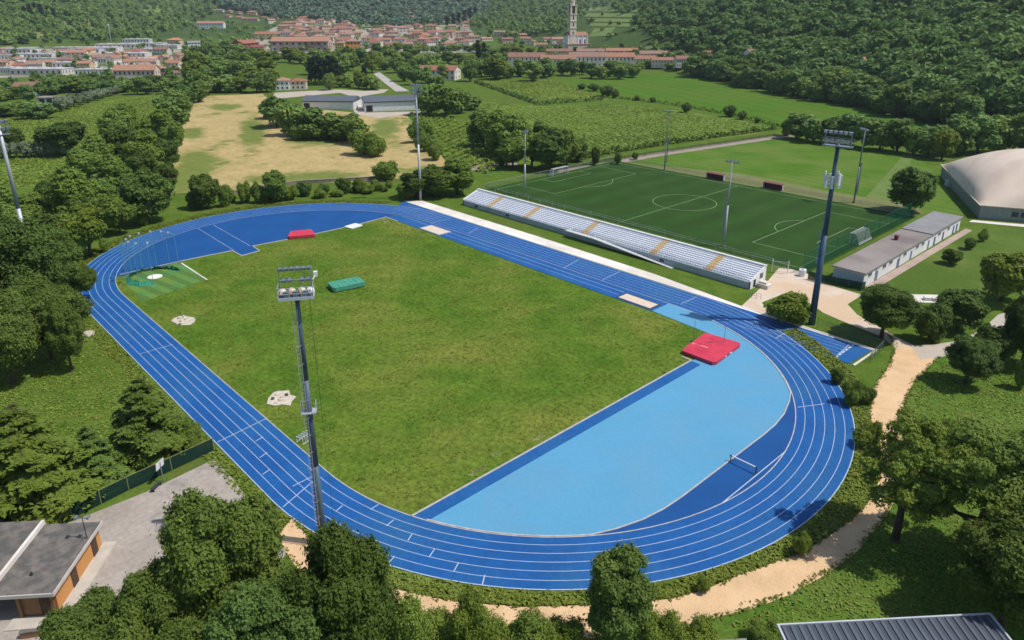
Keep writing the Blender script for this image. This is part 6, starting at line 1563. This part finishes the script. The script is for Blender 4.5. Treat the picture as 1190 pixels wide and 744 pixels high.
# two grey roofed sheds by the straw field
for lab, pa, pb, dp, hw in (('long white walled shed with grey blue roof behind the copse', (352, 127), (411, 127.5), 15, 4.6), ('long white walled shed with grey blue roof by the end of the asphalt road', (424, 130), (491, 127.5), 17, 5.2)):
    A_ = np.array(G(*pa)); B_ = np.array(G(*pb)); d = B_-A_; L = np.linalg.norm(d); r = thing('farm_shed', lab, 'shed', (A_[0], A_[1], 0), math.atan2(d[1], d[0]))
    b = MB(); b.box((L/2, dp/2, hw/2), (L, dp, hw)); b.build('wall', white_wall, r)
    b = MB(); b.v = [(-.5, -.6, hw), (L+.5, -.6, hw), (L+.5, dp/2, hw+2.2), (-.5, dp/2, hw+2.2), (-.5, dp+.6, hw), (L+.5, dp+.6, hw), (-.5, dp/2, hw+1.9), (L+.5, dp/2, hw+1.9)]
    b.f = [(0, 1, 2, 3), (3, 2, 5, 4), (0, 3, 4), (1, 5, 2), (0, 4, 5, 1)]; b.mi = [0]*5; b.build('roof', mat('grey_blue_sheet', (.085, .105, .125), (.10, .12, .14), .1, rough=.7), r)
    b = MB(); b.box((L/2, -.35, hw-.25), (L+.6, .5, .5)); b.build('painted_eave_shadow', dark, r)  # dark strip standing in for the shadow below the eave
    for k in range(3):
        b = MB(); b.box((L*(.02+.03*k)+1.0, -.06, 1.7), (1.6, .1, 3.2)); b.build('door', dark, r)
Pv = hit(452, 87); 
# ------------------------------------------------------------------ church
Pc = hit(671, 57); CHU = thing('church', 'white church with red roof and tall pale bell tower rising over the row houses', 'church', (Pc[0], Pc[1], Pc[2]-.5), VYAW+.35)
dz = depth(Pc); mpx = dz/FPX
b = MB(); b.box((0, 6, 8), (26, 13, 16)); b.build('nave', white_wall, CHU)
b = MB(); L, W, h = 27.5, 14.5, 16
b.v = [(-L/2, 6-W/2, h), (L/2, 6-W/2, h), (L/2, 6+W/2, h), (-L/2, 6+W/2, h), (-L/2, 6, h+4), (L/2, 6, h+4)]; b.f = [(0, 1, 5, 4), (2, 3, 4, 5), (1, 2, 5), (3, 0, 4), (3, 2, 1, 0)]; b.mi = [0]*5
b.build('roof', terracotta, CHU)
for k in range(4):
    b = MB(); b.box((-9.5+k*6.3, -.55, 8.5), (1.8, .15, 6)); b.build('window', pane, CHU)
for k in range(5):
    b = MB(); b.box((-12.8+k*6.4, -.8, 8), (.9, .6, 16)); b.build('pilaster', white_wall, CHU)
b = MB(); b.box((0, -4.5, 3), (32, 7, 6)); b.build('wall', town_wall, CHU)
b = MB(); b.box((0, -4.5, 6.2), (33, 8, .5)); b.build('low_roof', terracotta, CHU)
stone = mat('tower_stone', (.60, .53, .42), (.66, .59, .48), .25, rough=.85, grain=.08)
tx, ty, tw = -6.5, 3.0, 8.0
b = MB(); b.box((tx, ty, 20), (tw, tw, 40)); b.build('tower', stone, CHU)
for z_ in (24.5, 32.5, 40.2):
    b = MB(); b.box((tx, ty, z_), (tw+1.0, tw+1.0, .8)); b.build('cornice', stone, CHU)
b = MB()
for sx in (-1, 1):
    for sy in (-1, 1): b.box((tx+sx*(tw/2-1.0), ty+sy*(tw/2-1.0), 45.0), (2.0, 2.0, 9.0))
bf = b.build('belfry', stone, CHU)
b = MB(); b.box((tx, ty, 45), (tw-2.2, tw-2.2, 8.6)); b.build('opening', pane, bf)
for z_, hh in ((28.5, 4), (36.5, 4.6), (19, 3)):
    for a in range(4):
        dx, dy = ((0, -1), (1, 0), (0, 1), (-1, 0))[a]
        b = MB(); b.box((tx+dx*(tw/2+.02), ty+dy*(tw/2+.02), z_), (1.6 if dx == 0 else .12, 1.6 if dy == 0 else .12, hh)); b.build('window', pane, CHU)
b = MB(); b.box((tx, ty, 49.8), (tw+1, tw+1, .7)); b.prism([(tx+3.0*math.cos(t), ty+3.0*math.sin(t)) for t in np.linspace(0, 2*PI, 9)[:-1]], 50.1, 55.5); b.tube((tx, ty, 55.5), (tx, ty, 64), 3.3, .15, 8); b.build('spire', stone, CHU)
# slim telecom mast on the hill foot by the warehouses
Pm = hit(129, 48); r = thing('telecom_mast', 'thin pale telecom mast between the warehouses and the wooded hill', 'mast', tuple(Pm))
b = MB(); b.tube((0, 0, 0), (0, 0, 24), .8, .4, 6); b.build('pole', steel_pale, r); b = MB()
for k in range(3): b.box((.9*math.cos(k*2.1), .9*math.sin(k*2.1), 22.5), (.6, .6, 3.2))
b.build('aerial', white, r)
# small old tower in the town
Pm = hit(537, 38); r = thing('stone_tower', 'small square stone tower in the old houses below the cypress line', 'tower', tuple(Pm), VYAW)
b = MB(); b.box((0, 0, 7.5), (5, 5, 15)); b.build('wall', stone, r); b = MB(); b.box((0, 0, 15.3), (5.8, 5.8, .6)); b.tube((0, 0, 15.6), (0, 0, 18), 3.6, .2, 4); b.build('roof', terracotta, r)
b = MB(); b.box((0, -2.53, 12), (1.6, .1, 3)); b.build('window', pane, r)
